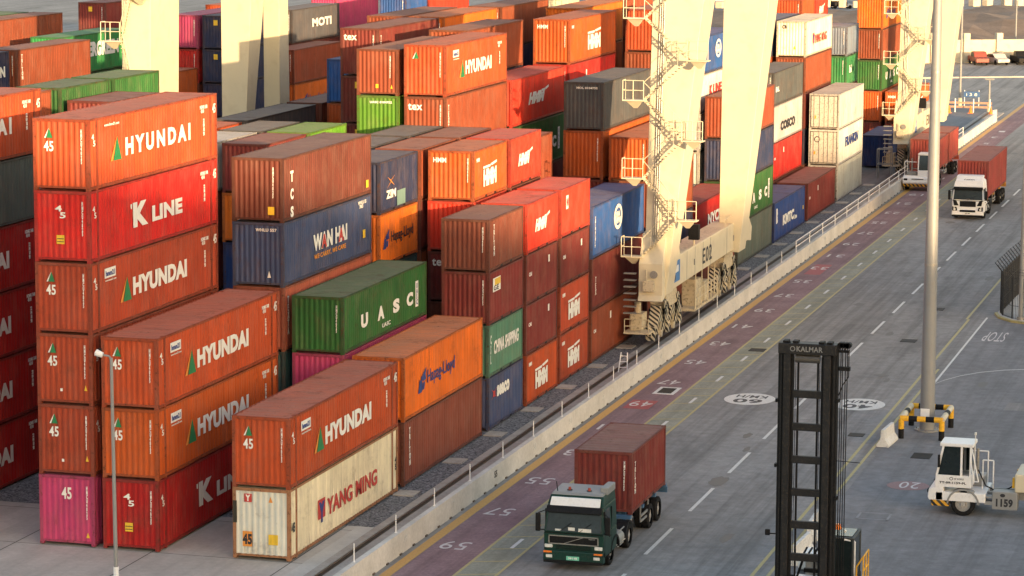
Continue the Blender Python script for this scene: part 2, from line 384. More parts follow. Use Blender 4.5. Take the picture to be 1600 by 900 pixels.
# bay numbers painted on the purple lane, read from the far end
for k in range(0, 30):
    n = 59 - 2 * k
    yy = 4.6 + 6.5 * k
    if n < 1: break
    o = put_mesh('bay_number', text_mesh('%d' % n, 0.0), BAYN, None, 'G', (6.0, yy + 0.75), 0.016, 1.15 if n > 9 else .6, 1.35, 0, R(180))
    o.scale = (1.15 if n > 9 else 0.6, 1.35, 0.1); o['kind'] = 'structure'
for (x, y, a, b) in ((10.5, 40.15, '60', 'KM/H'), (16.2, 40.35, '40', 'KM/H')):
    o = put_mesh('speed_oval', ELL(), ROADW, None, 'G', (x - 1.32, y - 1.65), 0.014, 2.64, 3.3, 0); o.scale.z = 0.2; o['kind'] = 'structure'
    o = put_mesh('speed_number', text_mesh(a, 0.03), LK, None, 'G', (x + 0.75, y - 0.05), 0.020, 1.5, 1.1, 0, R(180)); o.scale.z = 0.2; o['kind'] = 'structure'
    o = put_mesh('speed_unit', text_mesh(b, 0.02), LK, None, 'G', (x + 0.8, y + 1.05), 0.020, 1.6, 0.75, 0, R(180)); o.scale.z = 0.2; o['kind'] = 'structure'
o = put_mesh('stop_marking', text_mesh('STOP', 0.0), BAYN, None, 'G', (21.0, 65.6), 0.016, 1.3, 3.4, 0, R(180)); o.scale.z = 0.1; o['kind'] = 'structure'
o = put_mesh('red_oval', ELL(), letter_mat('worn_red_road_paint', (0.27, 0.14, 0.145), 0.95), None, 'G', (20.55, 20.6), 0.014, 1.9, 1.9, 0); o.scale.z = 0.1; o['kind'] = 'structure'
o = put_mesh('speed_number', text_mesh('20', 0.0), BAYN, None, 'G', (22.0, 22.3), 0.020, 0.9, 1.3, 0, R(180)); o.scale.z = 0.1; o['kind'] = 'structure'
REDP = letter_mat('worn_red_road_paint', (0.27, 0.14, 0.145), 0.95)
paint_strip('red_patch', [(4.75, 35.8, 6.1, 38.2), (4.9, 86.0, 6.0, 91.0)], letter_mat('red_hydrant_paint', (0.36, 0.06, 0.07), 0.7), 0.014)
paint_strip('parking_box', [(20.3, 14.4, 21.7, 14.5), (20.3, 15.6, 21.7, 15.7), (20.3, 14.4, 20.4, 15.7), (21.6, 14.4, 21.7, 15.7)], letter_mat('faint_white_road_paint', (0.25, 0.26, 0.28), 0.7), 0.014)

rt = random.Random(11)
tar = MB(); oil = MB()
for k in range(46):
    x, y = rt.uniform(8.8, 17.5), rt.uniform(-8, 190); 
    if k % 3 == 0: x = rt.uniform(19.5, 34)
    if x > 19 and y > 66: continue
    n = 14; rx, ry = rt.uniform(.15, .5), rt.uniform(.2, 1.1)
    ps = [(x + rx * math.cos(2 * math.pi * q / n) * rt.uniform(.7, 1.2), y + ry * math.sin(2 * math.pi * q / n) * rt.uniform(.7, 1.2)) for q in range(n)]
    i0 = len(oil.v); oil.v += [(a, b, .010 + k * .00004) for a, b in ps]; oil.f.append(tuple(range(i0, i0 + n)))
struct('oil_spots', oil, letter_mat('oil_stained_asphalt', (0.12, 0.115, 0.11), 0.3))
for (x, y, w_, d_) in ((15.2, 7.5, 1.2, 4.0), (11.0, 66, 2.0, 5.0), (23.5, 41, 3.0, 2.2)):
    tar.quad((x, y, .009), (x + w_, y + .05, .009), (x + w_, y + d_, .009), (x, y + d_, .009))
struct('asphalt_patches', tar, ground_mat('patched_asphalt', (0.205, 0.202, 0.20), (0.27, 0.266, 0.262), 0.4, 0.2, 0.9, 0.3, 0.5))
def manhole(x, y, w, d, lab, frame=True):
    t = empty('manhole_cover', (x, y, 0), lab, 'manhole cover', 'manhole covers and gratings in the road')
    if frame: MB().box(-w / 2 - .2, -d / 2 - .3, 0.0, w / 2 + .2, d / 2 + .3, 0.014).build('surround', CONC2 if frame == 2 else ROADW, t)
    MB().box(-w / 2, -d / 2, 0.0, w / 2, d / 2, 0.022).build('grating', BLACK, t)
manhole(5.85, 41.2, .75, 1.5, 'dark round cover in a pale painted square on the purple lane', True)
manhole(17.37, 32.4, .75, .8, 'dark grating in the asphalt just left of the double yellow line', 0)
manhole(15.6, 73.5, .9, 1.0, 'dark grating in the asphalt right of the lane dashes, farther of two', 0)
manhole(15.7, 61.0, .9, 1.0, 'dark grating in the asphalt right of the lane dashes, nearer of two', 0)
manhole(7.9, 55.2, .9, 1.0, 'dark grating on the hatched yellow strip', 0)
manhole(21.15, 28.3, .9, 1.3, 'dark stained cover on the apron beside the striped pipe guard', 0)

# low concrete wall between the rail and the road
mb = MB(); mb.prism([(3.48, 0), (3.78, 0), (3.76, .90), (3.51, .90)], 'y', -60, 203.5)
mb.prism([(3.47, 0), (3.79, 0), (3.76, 1.25), (3.50, 1.25)], 'y', 203.5, 205)
tag(mb.build('barrier_wall', BARC), 'long low pale concrete wall between the crane rail and the road', 'wall')
for k in range(0, 28):
    o = put_mesh('wall_number', text_mesh('%d' % max(1, 59 - 2 * k), 0.02), LK if k == 2 else letter_mat('faint_wall_lettering', (0.60, 0.60, 0.58)), None, 'R', 3.0 + 6.5 * k, 0.38, 0.42, 0.30, 3.780)
    o['kind'] = 'structure'
notch = MB()
for k in range(130): notch.box(3.775, -18 + k * 1.7, 0.0, 3.83, -17.78 + k * 1.7, 0.07)
struct('wall_drain_blocks', notch, RAILST)
post = MB(); post.tube((0, 0, 0), (0, 0, .74), .026, n=6); post.box(-.05, -.05, 0, .05, .05, .02)
pm = post.mesh('post'); pm.materials.append(WHITE)
yy = 0.5 - 5.2 * 3; n = 0
ORD = ['first', 'second', 'third', 'fourth', 'fifth', 'sixth', 'seventh', 'eighth', 'ninth', 'tenth', 'eleventh', 'twelfth', 'thirteenth', 'fourteenth', 'fifteenth', 'sixteenth', 'seventeenth', 'eighteenth', 'nineteenth', 'twentieth', 'twenty-first', 'twenty-second', 'twenty-third', 'twenty-fourth', 'twenty-fifth', 'twenty-sixth', 'twenty-seventh', 'twenty-eighth', 'twenty-ninth', 'thirtieth']
k = 0
for i in range(24):
    y = -2.6 + 5.15 * i
    if y > 88: break
    o = bpy.data.objects.new('post', pm); COL.objects.link(o); o.location = (3.58, y, .90)
    tag(o, 'thin white post on the low concrete wall, %s from the camera' % ORD[i], 'post', 'white posts along the low concrete wall')
# handrail on the far part of the wall
hr = empty('handrail', (3.62, 90, .9), 'white tubular handrail on the far stretch of the low concrete wall', 'handrail')
for i in range(18):
    MB().tube((0, i * 5.2, 0), (0, i * 5.2, .8), .035, n=6).build('post', WHITE, hr)
for z in (.42, .8): MB().box(-.025, 0, z - .025, .025, 88.4, z + .025).build('rail', WHITE, hr)
# small step frame by the wall
sf = empty('step_ladder', (2.35, 45.6, 0), 'small white step ladder standing by the rail near crane E02', 'ladder')
for dx in (-.25, .25): MB().tube((dx, 0, 0), (dx * .7, .35, 1.1), .035, n=6).build('leg', WHITE, sf)
for z in (.3, .6, .9): MB().box(-.22, z * .3 - .02, z, .22, z * .3 + .05, z + .03).build('rung', WHITE, sf)

# ------------------------------------------------------------------ containers
W = 2.438; P = 2.8135
HC, ST = 2.896, 2.591
CM = {}
def corr(t0, t1, pitch, depth):
    """trapezoid profile (t, offset inwards) between t0 and t1"""
    n = max(1, round((t1 - t0) / pitch)); p = (t1 - t0) / n; out = [(t0, 0)]
    for k in range(n):
        s = t0 + k * p
        out += [(s + p * .27, 0), (s + p * .5, depth), (s + p * .77, depth), (s + p, 0)]
    return out
def container_meshes(L, H):
    key = (L, H)
    if key in CM: return CM[key]
    hw = W / 2; wm = MB(); em = MB(); inset = 0.02
    posts = [0.0, L] if L < 13 else [0.0, 0.762, L - 0.762, L]
    z0, z1 = 0.16, H - 0.10
    segs = [(0.15, L - 0.15)] if L < 13 else [(0.10, 0.70), (0.86, L - 0.86), (L - 0.70, L - 0.10)]
    for a, b in segs:
        pr = corr(a, b, 0.278, 0.038)
        for sx in (1, -1):
            for (t, d), (t2, d2) in zip(pr, pr[1:]):
                x, x2 = sx * (hw - inset - d), sx * (hw - inset - d2)
                wm.quad((x, t, z0), (x2, t2, z0), (x2, t2, z1), (x, t, z1))
    pr = corr(-hw + .12, hw - .12, 0.255, 0.045)
    for (t, d), (t2, d2) in zip(pr, pr[1:]):
        em.quad((t, inset + d, z0), (t2, inset + d2, z0), (t2, inset + d2, z1), (t, inset + d, z1))
    wm.quad((-hw + .1, L - .04, z0), (hw - .1, L - .04, z0), (hw - .1, L - .04, z1), (-hw + .1, L - .04, z1))
    for x in (-.75, -.35, .35, .75): wm.tube((x, L - .02, z0), (x, L - .02, z1), .018, n=5)
    rm = MB()
    pr = corr(0.12, L - 0.12, 0.50, 0.018)
    for (t, d), (t2, d2) in zip(pr, pr[1:]):
        rm.quad((-hw + .05, t, H - .012 - d), (-hw + .05, t2, H - .012 - d2), (hw - .05, t2, H - .012 - d2), (hw - .05, t, H - .012 - d))
    fm = MB()
    for sx in (1, -1):
        a, b = sorted((sx * hw, sx * (hw - .07)))
        fm.box(a, .1, H - .10, b, L - .1, H - .008)
        fm.box(a, .1, .05, b, L - .1, .17)
        for y in posts:
            y0 = 0 if y == 0 else (L - .15 if y == L else y - .07)
            a2, b2 = sorted((sx * (hw + (0.0 if y in (0, L) else .003)), sx * (hw - .14)))
            fm.box(a2, y0 + .004, .10, b2, y0 + .15, H - .10)
        if L < 7:
            pass
    for y in (0.0, L - .08):
        fm.box(-hw + .1, y, H - .13, hw - .1, y + .08, H - .006); fm.box(-hw + .1, y, .105, hw - .1, y + .08, .19)
    cm = fm
    for y in (posts if L < 13 else posts):
        y0 = y if y == 0 else (L - .178 if y == L else y - .089)
        for sx in (1, -1):
            a, b = sorted((sx * (hw + .004), sx * (hw - .162)))
            for z in (0.0, H - .118): cm.box(a, y0 - .004, z, b, y0 + .178, z + .118 + (.0 if z else 0))
    fk = None
    if L < 7:
        fk = MB()
        for y in (L / 2 - 1.0, L / 2 + .65): fk.box(hw - .02, y, .05, hw + .006, y + .33, .15)
    out = []
    for nm, mb, mt in (('walls', wm, PAINT), ('end_wall', em, PAINT), ('roof', rm, ROOFP), ('frame', fm, FRAMEP), ('fork_pockets', fk, BLACK)):
        if mb is None: continue
        me = mb.mesh(nm); me.materials.append(mt); out.append((nm, me))
    CM[key] = out; return out

C_ = dict(
 hy=((0.52, 0.105, 0.036), 'orange-red'), hr=((0.42, 0.082, 0.038), 'brick-red'), ho=((0.54, 0.125, 0.028), 'orange'),
 op=((0.72, 0.20, 0.030), 'bright orange'), rb=((0.225, 0.070, 0.048), 'reddish brown'), br=((0.28, 0.075, 0.036), 'rust-brown'),
 dr=((0.185, 0.036, 0.034), 'maroon'), rd=((0.58, 0.030, 0.028), 'bright red'), kr=((0.42, 0.018, 0.022), 'deep red'),
 rs=((0.66, 0.060, 0.035), 'scarlet'), pk=((0.60, 0.085, 0.215), 'magenta'), gr=((0.022, 0.125, 0.036), 'dark green'),
 mg=((0.02, 0.22, 0.08), 'mid green'), lg=((0.10, 0.26, 0.03), 'light green'), tl=((0.10, 0.24, 0.18), 'teal'),
 dt=((0.02, 0.07, 0.08), 'dark teal'), nv=((0.020, 0.035, 0.085), 'navy'), bl=((0.018, 0.115, 0.32), 'blue'),
 db=((0.02, 0.07, 0.22), 'dark blue'), sb=((0.060, 0.095, 0.180), 'slate-blue'), gy=((0.080, 0.088, 0.096), 'dark grey'),
 gg=((0.10, 0.125, 0.115), 'grey-green'), wh=((0.60, 0.59, 0.55), 'white'), cr=((0.86, 0.76, 0.58), 'cream'),
 tc=((0.165, 0.052, 0.036), 'dark brown'), mr=((0.30, 0.065, 0.060), 'maroon red'), sa=((0.50, 0.16, 0.10), 'salmon'), gb=((0.22, 0.28, 0.34), 'pale blue-grey'), lgw=((0.44, 0.44, 0.42), 'pale grey'))

def jit(c, a=0.12):
    m_ = max(c); c = tuple(m_ * (v / m_) ** 1.20 * .88 for v in c)
    f = 1 + random.uniform(-a, a); return (c[0] * f * (1 + random.uniform(-.04, .04)), c[1] * f * (1 + random.uniform(-.06, .06)), c[2] * f, 1)

# ---- lettering recipes: each gets (root, L, H) and draws on the near end (F) and the road side (R)
PR = W / 2 + 0.006; PF = -0.006
def colnum(t, H, mat=None, x=.86): # vertical number column on the near end
    put_text('\n'.join('HMCU8402756'[i] for i in (0, 1, 2, 3, 5, 6, 7, 9)), mat or LW, t, 'F', x, H * .38, .07, H * .48, PF, 'number_column', bold=.05)
def hook45(t, L, H, mat=None):
    put_text('4\n 5', mat or LW, t, 'R', .26, H - 1.12, .34, .50, PR, 'number_marking', bold=.025)
    if L > 13: put_text('45', mat or LW, t, 'R', L - .55, H - .85, .36, .42, PR, 'number_marking', bold=.025)
def side_data(t, L, H, mat=None):
    put_text('HDMU 548\n  4510', mat or LW, t, 'R', L - 2.0, H - .75, .85, .34, PR, 'data_marking', bold=.03)
    put_text('22\n04\n18\n90', mat or LW, t, 'R', L - 1.65, H - 1.75, .16, .75, PR, 'data_marking', bold=.03)
def tri(t, face, a, z, w, h, pl):
    put_shape(TRI(), LG, t, face, a, z, w, h, pl, 'green_emblem'); put_shape(TRIW(), LO if face == 'R' else LW, t, face, a, z, w, h, pl, 'emblem_edge')
def hyundai(num=True, box=True, wide=False):
    def f(t, L, H):
        s = L / 13.716
        if wide: tri(t, 'R', 2.1, H * .35, 1.1, H * .33, PR); put_text('HYUNDAI', LW, t, 'R', 3.6, H * .38, 7.0, H * .26, PR, bold=.05, spacing=1.45)
        else: tri(t, 'R', 2.9 * s, H * .31, 1.15 * s, H * .34, PR); put_text('HYUNDAI', LW, t, 'R', 4.2 * s, H * .35, 5.85 * s, H * .27, PR, bold=.055)
        if box:
            put_shape(SQ(), LW, t, 'R', 1.35, H - .78, 1.1, .40, PR, 'white_panel'); put_text('hmm21', LN, t, 'R', 1.45, H - .70, .9, .22, PR + .006, bold=.05)
            put_text('www.hmm21.com', LW, t, 'R', 1.4, H - .92, 1.1, .08, PR, bold=.02)
        elif L > 13: put_text('www.hmm21.com', LW, t, 'R', 1.5, H - .42, 1.5, .12, PR, bold=.03)
        tri(t, 'F', -.72, H - .78, .36, .40, PF)
        if num and L > 13: put_text('45', LW, t, 'F', -.74, H - 1.32, .42, .42, PF, 'number_marking', bold=.025)
        colnum(t, H); side_data(t, L, H)
        if L > 13: hook45(t, L, H)
    return f
def kline(t, L, H):
    put_text('K', LW, t, 'R', 4.3, H * .32, 1.55, H * .36, PR, bold=.06); put_text("'", LW, t, 'R', 4.05, H * .60, .14, .2, PR, bold=.05)
    put_text('LINE', LW, t, 'R', 6.3, H * .33, 3.3, H * .23, PR, bold=.05)
    put_text('4\n 5', LW, t, 'F', -.3, H * .62, .46, .52, PF, 'number_marking', bold=.025); put_shape(SQ(), LY, t, 'F', -.25, H * .26, .34, .36, PF, 'yellow_sticker')
    for r in (0.08, .2): put_shape(SQ(), LK, t, 'F', -.23, H * .26 + r, .3, .03, PF - .006, 'sticker_line')
    colnum(t, H); hook45(t, L, H); side_data(t, L, H)
def one45(t, L, H):
    put_text('45', LW, t, 'F', -.22, H * .66, .44, .50, PF, 'number_marking', bold=.025); colnum(t, H); put_shape(TRI(), LY, t, 'F', .78, .35, .22, .22, PF, 'warning_sticker')
def h45(t, L, H):
    tri(t, 'F', -.72, H - .78, .36, .40, PF); put_text('45', LW, t, 'F', -.74, H - 1.32, .42, .42, PF, 'number_marking', bold=.025); colnum(t, H)
    hook45(t, L, H); put_shape(TRI(), LY, t, 'F', .80, .62, .18, .22, PF, 'warning_sticker'); put_shape(SQ(), LW, t, 'F', -.2, .55, .1, .12, PF, 'white_sticker')
def yangming(dark=True):
    def f(t, L, H):
        put_shape(SQ(), LR, t, 'R', 3.3 * L / 13.7, H * .33, .85, H * .28, PR - .004, 'emblem_panel'); put_text('Y', LN, t, 'R', 3.4 * L / 13.7, H * .27, .65, H * .30, PR + .004, bold=.10)
        put_text('YANG MING', LR, t, 'R', 4.4 * L / 13.7, H * .31, 6.4 * L / 13.7, H * .25, PR, bold=.03)
        if L > 13:
            put_shape(SQ(), LO, t, 'F', -.80, .50, .40, .62, PF, 'orange_panel'); put_text('45', LK, t, 'F', -.80, .58, .40, .44, PF - .006, 'number_marking', bold=.05)
            put_shape(SQ(), LY, t, 'F', .30, .62, .40, .42, PF, 'yellow_sticker'); put_shape(SQ(), LR, t, 'F', -.72, H - .58, .32, .34, PF, 'emblem_panel'); put_text('Y', LW, t, 'F', -.66, H - .54, .2, .26, PF - .006, bold=.06)
            put_shape(TRI(), LO, t, 'F', .25, H - .55, .24, .24, PF, 'warning_sticker'); put_text('45', LK, t, 'R', .26, H * .38, .3, .4, PR, 'number_marking', bold=.04)
            put_text('4\n5', LK, t, 'R', L - .45, H * .35, .22, .6, PR, 'number_marking', bold=.04)
            for (z, h) in ((.9, .9),): put_shape(SQ(), letter_mat('burnt_scorch', (0.03, 0.025, 0.015)), t, 'F', -1.2, z + .55, .16, h, PF - .004, 'burn_stain')
        else:
            put_shape(TRI(), LY, t, 'F', .1, H * .22, .3, .3, PF, 'warning_sticker'); put_text('CB', LK, t, 'F', -.75, H - .6, .35, .3, PF, bold=.03)
    return f
def hapag(t, L, H):
    s = L / 12.19
    put_shape(HLM(), LN, t, 'R', 2.0 * s if L > 7 else .55, H * .32, (1.2 if L > 7 else .95), H * .36, PR)
    put_text('Hapag-Lloyd', LN if L > 7 else LK, t, 'R', (3.4 * s if L > 7 else 1.8), H * .35, (4.2 * s if L > 7 else 3.5), H * .27, PR, bold=.012)
def vtext(s, a=.75, h=.60, w=.22, mat=None, z=.28):
    def f(t, L, H):
        put_text('\n'.join(s), mat or LW, t, 'R', a, H * z, w, H * h, PR, bold=.03); colnum(t, H)
    return f
def plain(t, L, H): colnum(t, H)
def nothing(t, L, H): pass
def warn(t, L, H):
    colnum(t, H); put_shape(SQ(), LY, t, 'F', -.3, H - .75, .32, .4, PF, 'yellow_sticker')
def tex(side=True):
    def f(t, L, H):
        put_text('tex', LW, t, 'F', -1.0, H - .74, .85, .38, PF, bold=.025); colnum(t, H)
        if side: put_text('T\nE\nX\nT\nA', LW, t, 'R', .42, H * .25, .2, H * .6, PR, bold=.03)
    return f
def hmmlogo(t, L, H):
    s = L if L > 7 else 6.06
    a, w = (1.7, 2.35) if L < 7 else (4.6, 3.3)
    put_text('HMM', LW, t, 'R', a, H * .23, w, H * .34, PR, bold=.08); put_shape(CHEV(), LW, t, 'R', a - .05, H * .59, w + .1, H * .10, PR)
    put_text('HMM', LW, t, 'F', -.95, H - .62, .70, .25, PF, bold=.03); put_text('HMM', LW, t, 'R', .45, H - .62, .55, .20, PR, bold=.05); colnum(t, H)
def hmmslant(t, L, H):
    a = 1.5 if L < 7 else 3.6; w = 2.3 if L < 7 else 3.8
    put_text('HMM', LW, t, 'R', a, H * .38, w, H * .25, PR, bold=.07, shear=.35); put_shape(CHEV(), LW, t, 'R', a + w * .8, H * .60, w * .42, H * .10, PR)
def uasc(t, L, H):
    for i, ch in enumerate('UASC'):
        put_text(ch, LW, t, 'R', (2.4, 4.75, 7.0, 9.05)[i] * L / 12.19, H * .31, .95, H * .25, PR, bold=.06)
    put_shape(SQ(), LW, t, 'R', 10.4 * L / 12.19, H * .24, .42, H * .48, PR, 'white_panel')
    put_text('U\nA\nS\nC', LN, t, 'R', 10.5 * L / 12.19, H * .28, .22, H * .40, PR + .006, bold=.03)
    put_text('UASC', LW, t, 'R', 5.4 * L / 12.19, H * .15, 1.2, .2, PR, bold=.02); colnum(t, H)
def wanhai(t, L, H):
    put_text('WAN HAI', LW, t, 'R', 3.9, H * .38, 4.7, H * .27, PR, bold=.05); put_text('A', LR, t, 'R', 5.02, H * .39, .72, H * .22, PR + .008, bold=.05); put_text('A', LR, t, 'R', 7.37, H * .39, .7, H * .22, PR + .008, bold=.05)
    put_text('WE CARRY, WE CARE', LO, t, 'R', 4.0, H * .24, 4.4, H * .09, PR, bold=.03)
    put_shape(SQ(), LY, t, 'R', 10.9, H * .30, .35, .40, PR, 'yellow_sticker'); put_text('WHLU 557', LW, t, 'F', -.1, H - .40, 1.0, .14, PF, bold=.03)
    put_text('WHLU 55\n  7083', LW, t, 'R', 10.2, H - .55, 1.2, .36, PR, 'data_marking', bold=.03); put_shape(TRI(), LW, t, 'F', .38, .42, .24, .3, PF, 'warning_sticker')
def ics(t, L, H):
    for i, ch in enumerate('TCS'): put_text(ch, LW, t, 'R', .95, H * .60 - i * .80, .38, .50, PR, bold=.05)
    colnum(t, H, x=.72); put_shape(SQ(), LY, t, 'F', .5, .35, .30, .36, PF, 'yellow_sticker'); put_shape(SQ(), LY, t, 'R', 11.4, .35, .35, .36, PR, 'yellow_sticker')
def zim(t, L, H):
    put_shape(STARM(), LO, t, 'R', 1.2, H * .48, 1.1, H * .20, PR, 'star_emblem'); put_text('ZIM', LW, t, 'R', 1.0, H * .26, 1.5, H * .16, PR, bold=.05)
    put_shape(SQ(), letter_mat('patch_green', (.16, .28, .25)), t, 'R', 2.7, .18, 1.3, .75, PR, 'repair_patch')
def chinaship_ring(t, L, H):
    put_shape(RINGM(), LW, t, 'R', 4.9, H * .34, 1.9, H * .50, PR, 'ring_emblem'); put_text('CHINA\nSHIPPING', LW, t, 'R', 5.1, H * .46, 1.5, H * .24, PR + .004, bold=.05)
    put_text('\n'.join('CHINASHIP'), LW, t, 'R', .55, H * .2, .14, H * .6, PR, bold=.03)
def chinaship(t, L, H):
    put_text('CHINA SHIPPING', LW, t, 'R', .9, H * .40, 4.4, H * .26, PR, bold=.035, shear=.15); put_text('C\nS\nL', LW, t, 'R', .30, H * .25, .16, H * .55, PR, bold=.03)
def seaco(t, L, H):
    put_shape(STARM(), LR, t, 'R', .45, H * .56, .85, H * .20, PR, 'red_emblem'); put_shape(SQ(), LR, t, 'R', .7, H * .60, .35, H * .11, PR, 'red_emblem')
    put_text('seaco', LW, t, 'R', 1.35, H * .56, 2.2, H * .22, PR, bold=.05)
def sticker(t, L, H): put_shape(SQ(), LW, t, 'R', 1.0, H * .56, .45, H * .28, PR, 'white_panel'); put_text('HM', LR, t, 'R', 1.05, H * .62, .35, H * .16, PR + .006, bold=.03)
def gesea(t, L, H):
    put_shape(SQ(), LW, t, 'R', .6, H * .60, 1.3, H * .26, PR, 'white_panel'); put_shape(SQ(), LY, t, 'R', .9, H * .72, .95, H * .12, PR + .006, 'yellow_panel'); put_text('GE', LK, t, 'R', .7, H * .62, .9, H * .10, PR + .006, bold=.03); colnum(t, H)
def smallmark(t, L, H):
    put_shape(SQ(), LW, t, 'R', 4.2, H * .66, .25, H * .14, PR, 'white_sticker'); put_text('CAI', LW, t, 'R', .5, H * .55, .5, .2, PR, bold=.03); colnum(t, H)
def kmtc(t, L, H):
    put_text('KMTC', LW, t, 'R', 3.3, H * .30, 4.4, H * .27, PR, bold=.06); put_text('Line', LW, t, 'R', 7.9, H * .28, 1.0, H * .12, PR, bold=.03)
    put_text('B\nB', LW, t, 'R', .7, H * .45, .55, H * .38, PR, bold=.08); put_shape(SQ(), LY, t, 'R', 11.3, H * .4, .3, .3, PR, 'yellow_sticker')
def cosco(t, L, H): put_text('COSCO', LK, t, 'R', 3.0, H * .26, 6.0, H * .26, PR, bold=.06, spacing=1.15)
def reefer(txt):
    def f(t, L, H):
        # door end: frame, hinge gear and locking bars
        MB().box(-1.08, -.02, .16, 1.08, .02, H - .13).build('doors', flat('dirty_beige_door_paint', (.46, .43, .37), .6, 0, .12, 2.0, (.12, .09, .06), .75), t)
        for i, x in enumerate((-.82, -.36, .36, .82)): MB().tube((x, -.05, .14), (x, -.05, H - .12), .022, n=6).build('locking_bar', STEEL, t)
        MB().box(-.012, -.035, .16, .012, -.021, H - .13).build('door_gap', BLACK, t)
        for x in (-1.1, 1.06): MB().box(x, -.035, .16, x + .04, -.021, H - .13).build('door_seal', BLACK, t)
        for z in (.17, H - .2): MB().box(-1.08, -.035, z, 1.08, -.021, z + .05).build('door_seal', BLACK, t)
        put_shape(RINGM(), LK, t, 'F', -.78, H * .64, .5, .5, -.03, 'ring_emblem') if txt else None
        put_shape(SQ(), LO, t, 'F', -.85, H * .30, .2, .25, -.03, 'sticker')
        if txt: put_text(txt, LN, t, 'R', 3.4, H * .42, 6.4, H * .28, PR, bold=.04)
    return f
def gcont(s, mat=None, a=4.0, w=4.0, h=.26):
    def f(t, L, H): put_text(s, mat or LW, t, 'R', a * L / 12.19, H * .40, w * L / 12.19, H * h, PR, bold=.05); colnum(t, H)
    return f
def evergreen(t, L, H):
    put_text('EVERGREEN', LW, t, 'R', 3.3, H * .40, 7.0, H * .38, PR, bold=.06)
def fronttext(s, w=1.3):
    def f(t, L, H): put_text(s, LW, t, 'F', -.45, H - .42, w, .13, PF, bold=.04)
    return f
def orangepatch(t, L, H):
    put_shape(SQ(), LY, t, 'F', -.1, .42, .16, .22, PF, 'yellow_sticker'); put_shape(TRI(), LY, t, 'F', .72, .40, .18, .22, PF, 'yellow_sticker'); colnum(t, H, x=.72)

NAMES = {}
for fn, nm in ((kline, 'K LINE'), (hapag, 'Hapag-Lloyd'), (hmmlogo, 'HMM'), (hmmslant, 'slanted HMM'), (uasc, 'UASC'), (wanhai, 'WAN HAI'), (zim, 'ZIM'), (chinaship, 'CHINA SHIPPING'),
               (chinaship_ring, 'CHINA SHIPPING'), (seaco, 'seaco'), (kmtc, 'KMTC'), (cosco, 'COSCO'), (evergreen, 'EVERGREEN'), (h45, '45'), (one45, '45'), (ics, 'TCS')):
    NAMES[fn] = nm
HYA, HYB, HYC = hyundai(), hyundai(box=False, wide=True), hyundai(num=False)
for f in (HYA, HYB, HYC): NAMES[f] = 'HYUNDAI'
YM = yangming(); NAMES[YM] = 'YANG MING'
TEX = tex(); NAMES[TEX] = 'tex'; TRIT = vtext('TRITON'); NAMES[TRIT] = 'upright TRITON'
REF0, REF1 = reefer(None), reefer('FRANKIN'); NAMES[REF1] = 'FRANKIN'

# stacks: (column, y of the near end, length, [(colour, height, recipe) from the ground up])
A0 = 0.0
def sl(k): return 14.55 + 6.66 * k
L45, L40, L20 = 13.716, 12.192, 6.058
S = []
def st(c, y, L, *lv): S.append((c, y, L, [(v + (None,) * 3)[:3] if isinstance(v, tuple) else (v, None, None) for v in lv]))
h, s_ = HC, ST
def lvl(spec, H):
    return [((v, H, None) if isinstance(v, str) else (v[0], H if len(v) < 3 or v[2] is None else v[2], v[1])) for v in spec]
def stack(c, y, L, H, *spec): S.append((c, y, L, lvl(spec, H)))
# bay A
stack(0, A0, L45, HC, ('cr', YM), ('hy', HYA))
stack(-2, A0, L45, HC, ('kr', kline), ('ho', HYA), ('hy', HYA))
stack(-3, A0, L45, HC, ('pk', one45), ('hr', h45), ('hr', h45), ('hr', HYA), ('rd', kline), ('hy', HYB))
stack(-6, A0, L45, HC, ('kr', HYC), ('kr', HYC), ('kr', HYC), ('kr', HYC), ('gg', plain), ('hy', HYB))
# bay B
stack(0, sl(0), L40, HC, ('rb', TRIT), ('op', hapag))
stack(-1, sl(0), L40, HC, 'nv', ('pk', nothing), ('gr', uasc, ST))
stack(-2, sl(0), L40, HC, 'nv', ('dt', nothing), ('sa', TEX), ('sb', wanhai), ('tc', ics))
stack(-3, sl(0), L40, HC, 'rb', 'nv')
stack(-8, sl(0), L40, ST, 'rb', 'dr', 'nv', 'br', ('rb', None, HC), ('br', plain, HC))
# bay C, 20 foot
stack(0, sl(2), L20, ST, ('sb', seaco), ('tl', chinaship), ('dr', gesea), ('rb', TRIT))
stack(0, sl(3), L20, ST, ('hy', hmmlogo), ('dr', smallmark), ('dr', smallmark), ('rs', hmmslant))
stack(0, sl(4), L20, ST, ('hr', hmmlogo), ('hr', hmmlogo), ('dr', smallmark), ('rs', sticker))
stack(-1, sl(2), L20, ST, 'nv')
stack(-1, sl(3), L20, ST, 'dr', 'rb', ('dr', TEX), ('rs', None), ('ho', hmmlogo))
stack(-1, sl(4), L20, ST, 'rb', 'dr', 'nv', 'rb', ('rs', hmmslant))
stack(-2, sl(2), L20, ST, 'rb', 'nv', 'dt', ('op', hapag), ('nv', zim))
stack(-2, sl(3), L20, ST, 'dr', 'rb', 'br', 'dr', ('br', None))
stack(-2, sl(4), L20, ST, 'nv', 'rb', 'rb', 'dr', ('rb', None))
stack(-3, sl(2), L20, ST, 'rb', 'nv', 'dr')
stack(-3, sl(3), L20, ST, 'rb', 'nv', 'dr', 'rb', ('gy', None))
stack(-3, sl(4), L20, ST, 'rb', 'nv', 'dr', 'rb', ('gy', None))
stack(-5, sl(3), L20, ST, 'rb', 'nv', 'db', ('op', None), ('dr', plain))
stack(-5, sl(4), L20, ST, 'rb', 'nv', 'dr', 'rb', ('lg', None))
stack(-6, sl(3), L20, ST, 'rb', 'nv', 'dr', 'rb', ('wh', None))
stack(-6, sl(4), L20, ST, 'rb', 'nv', 'dr', 'rb', ('gy', None))
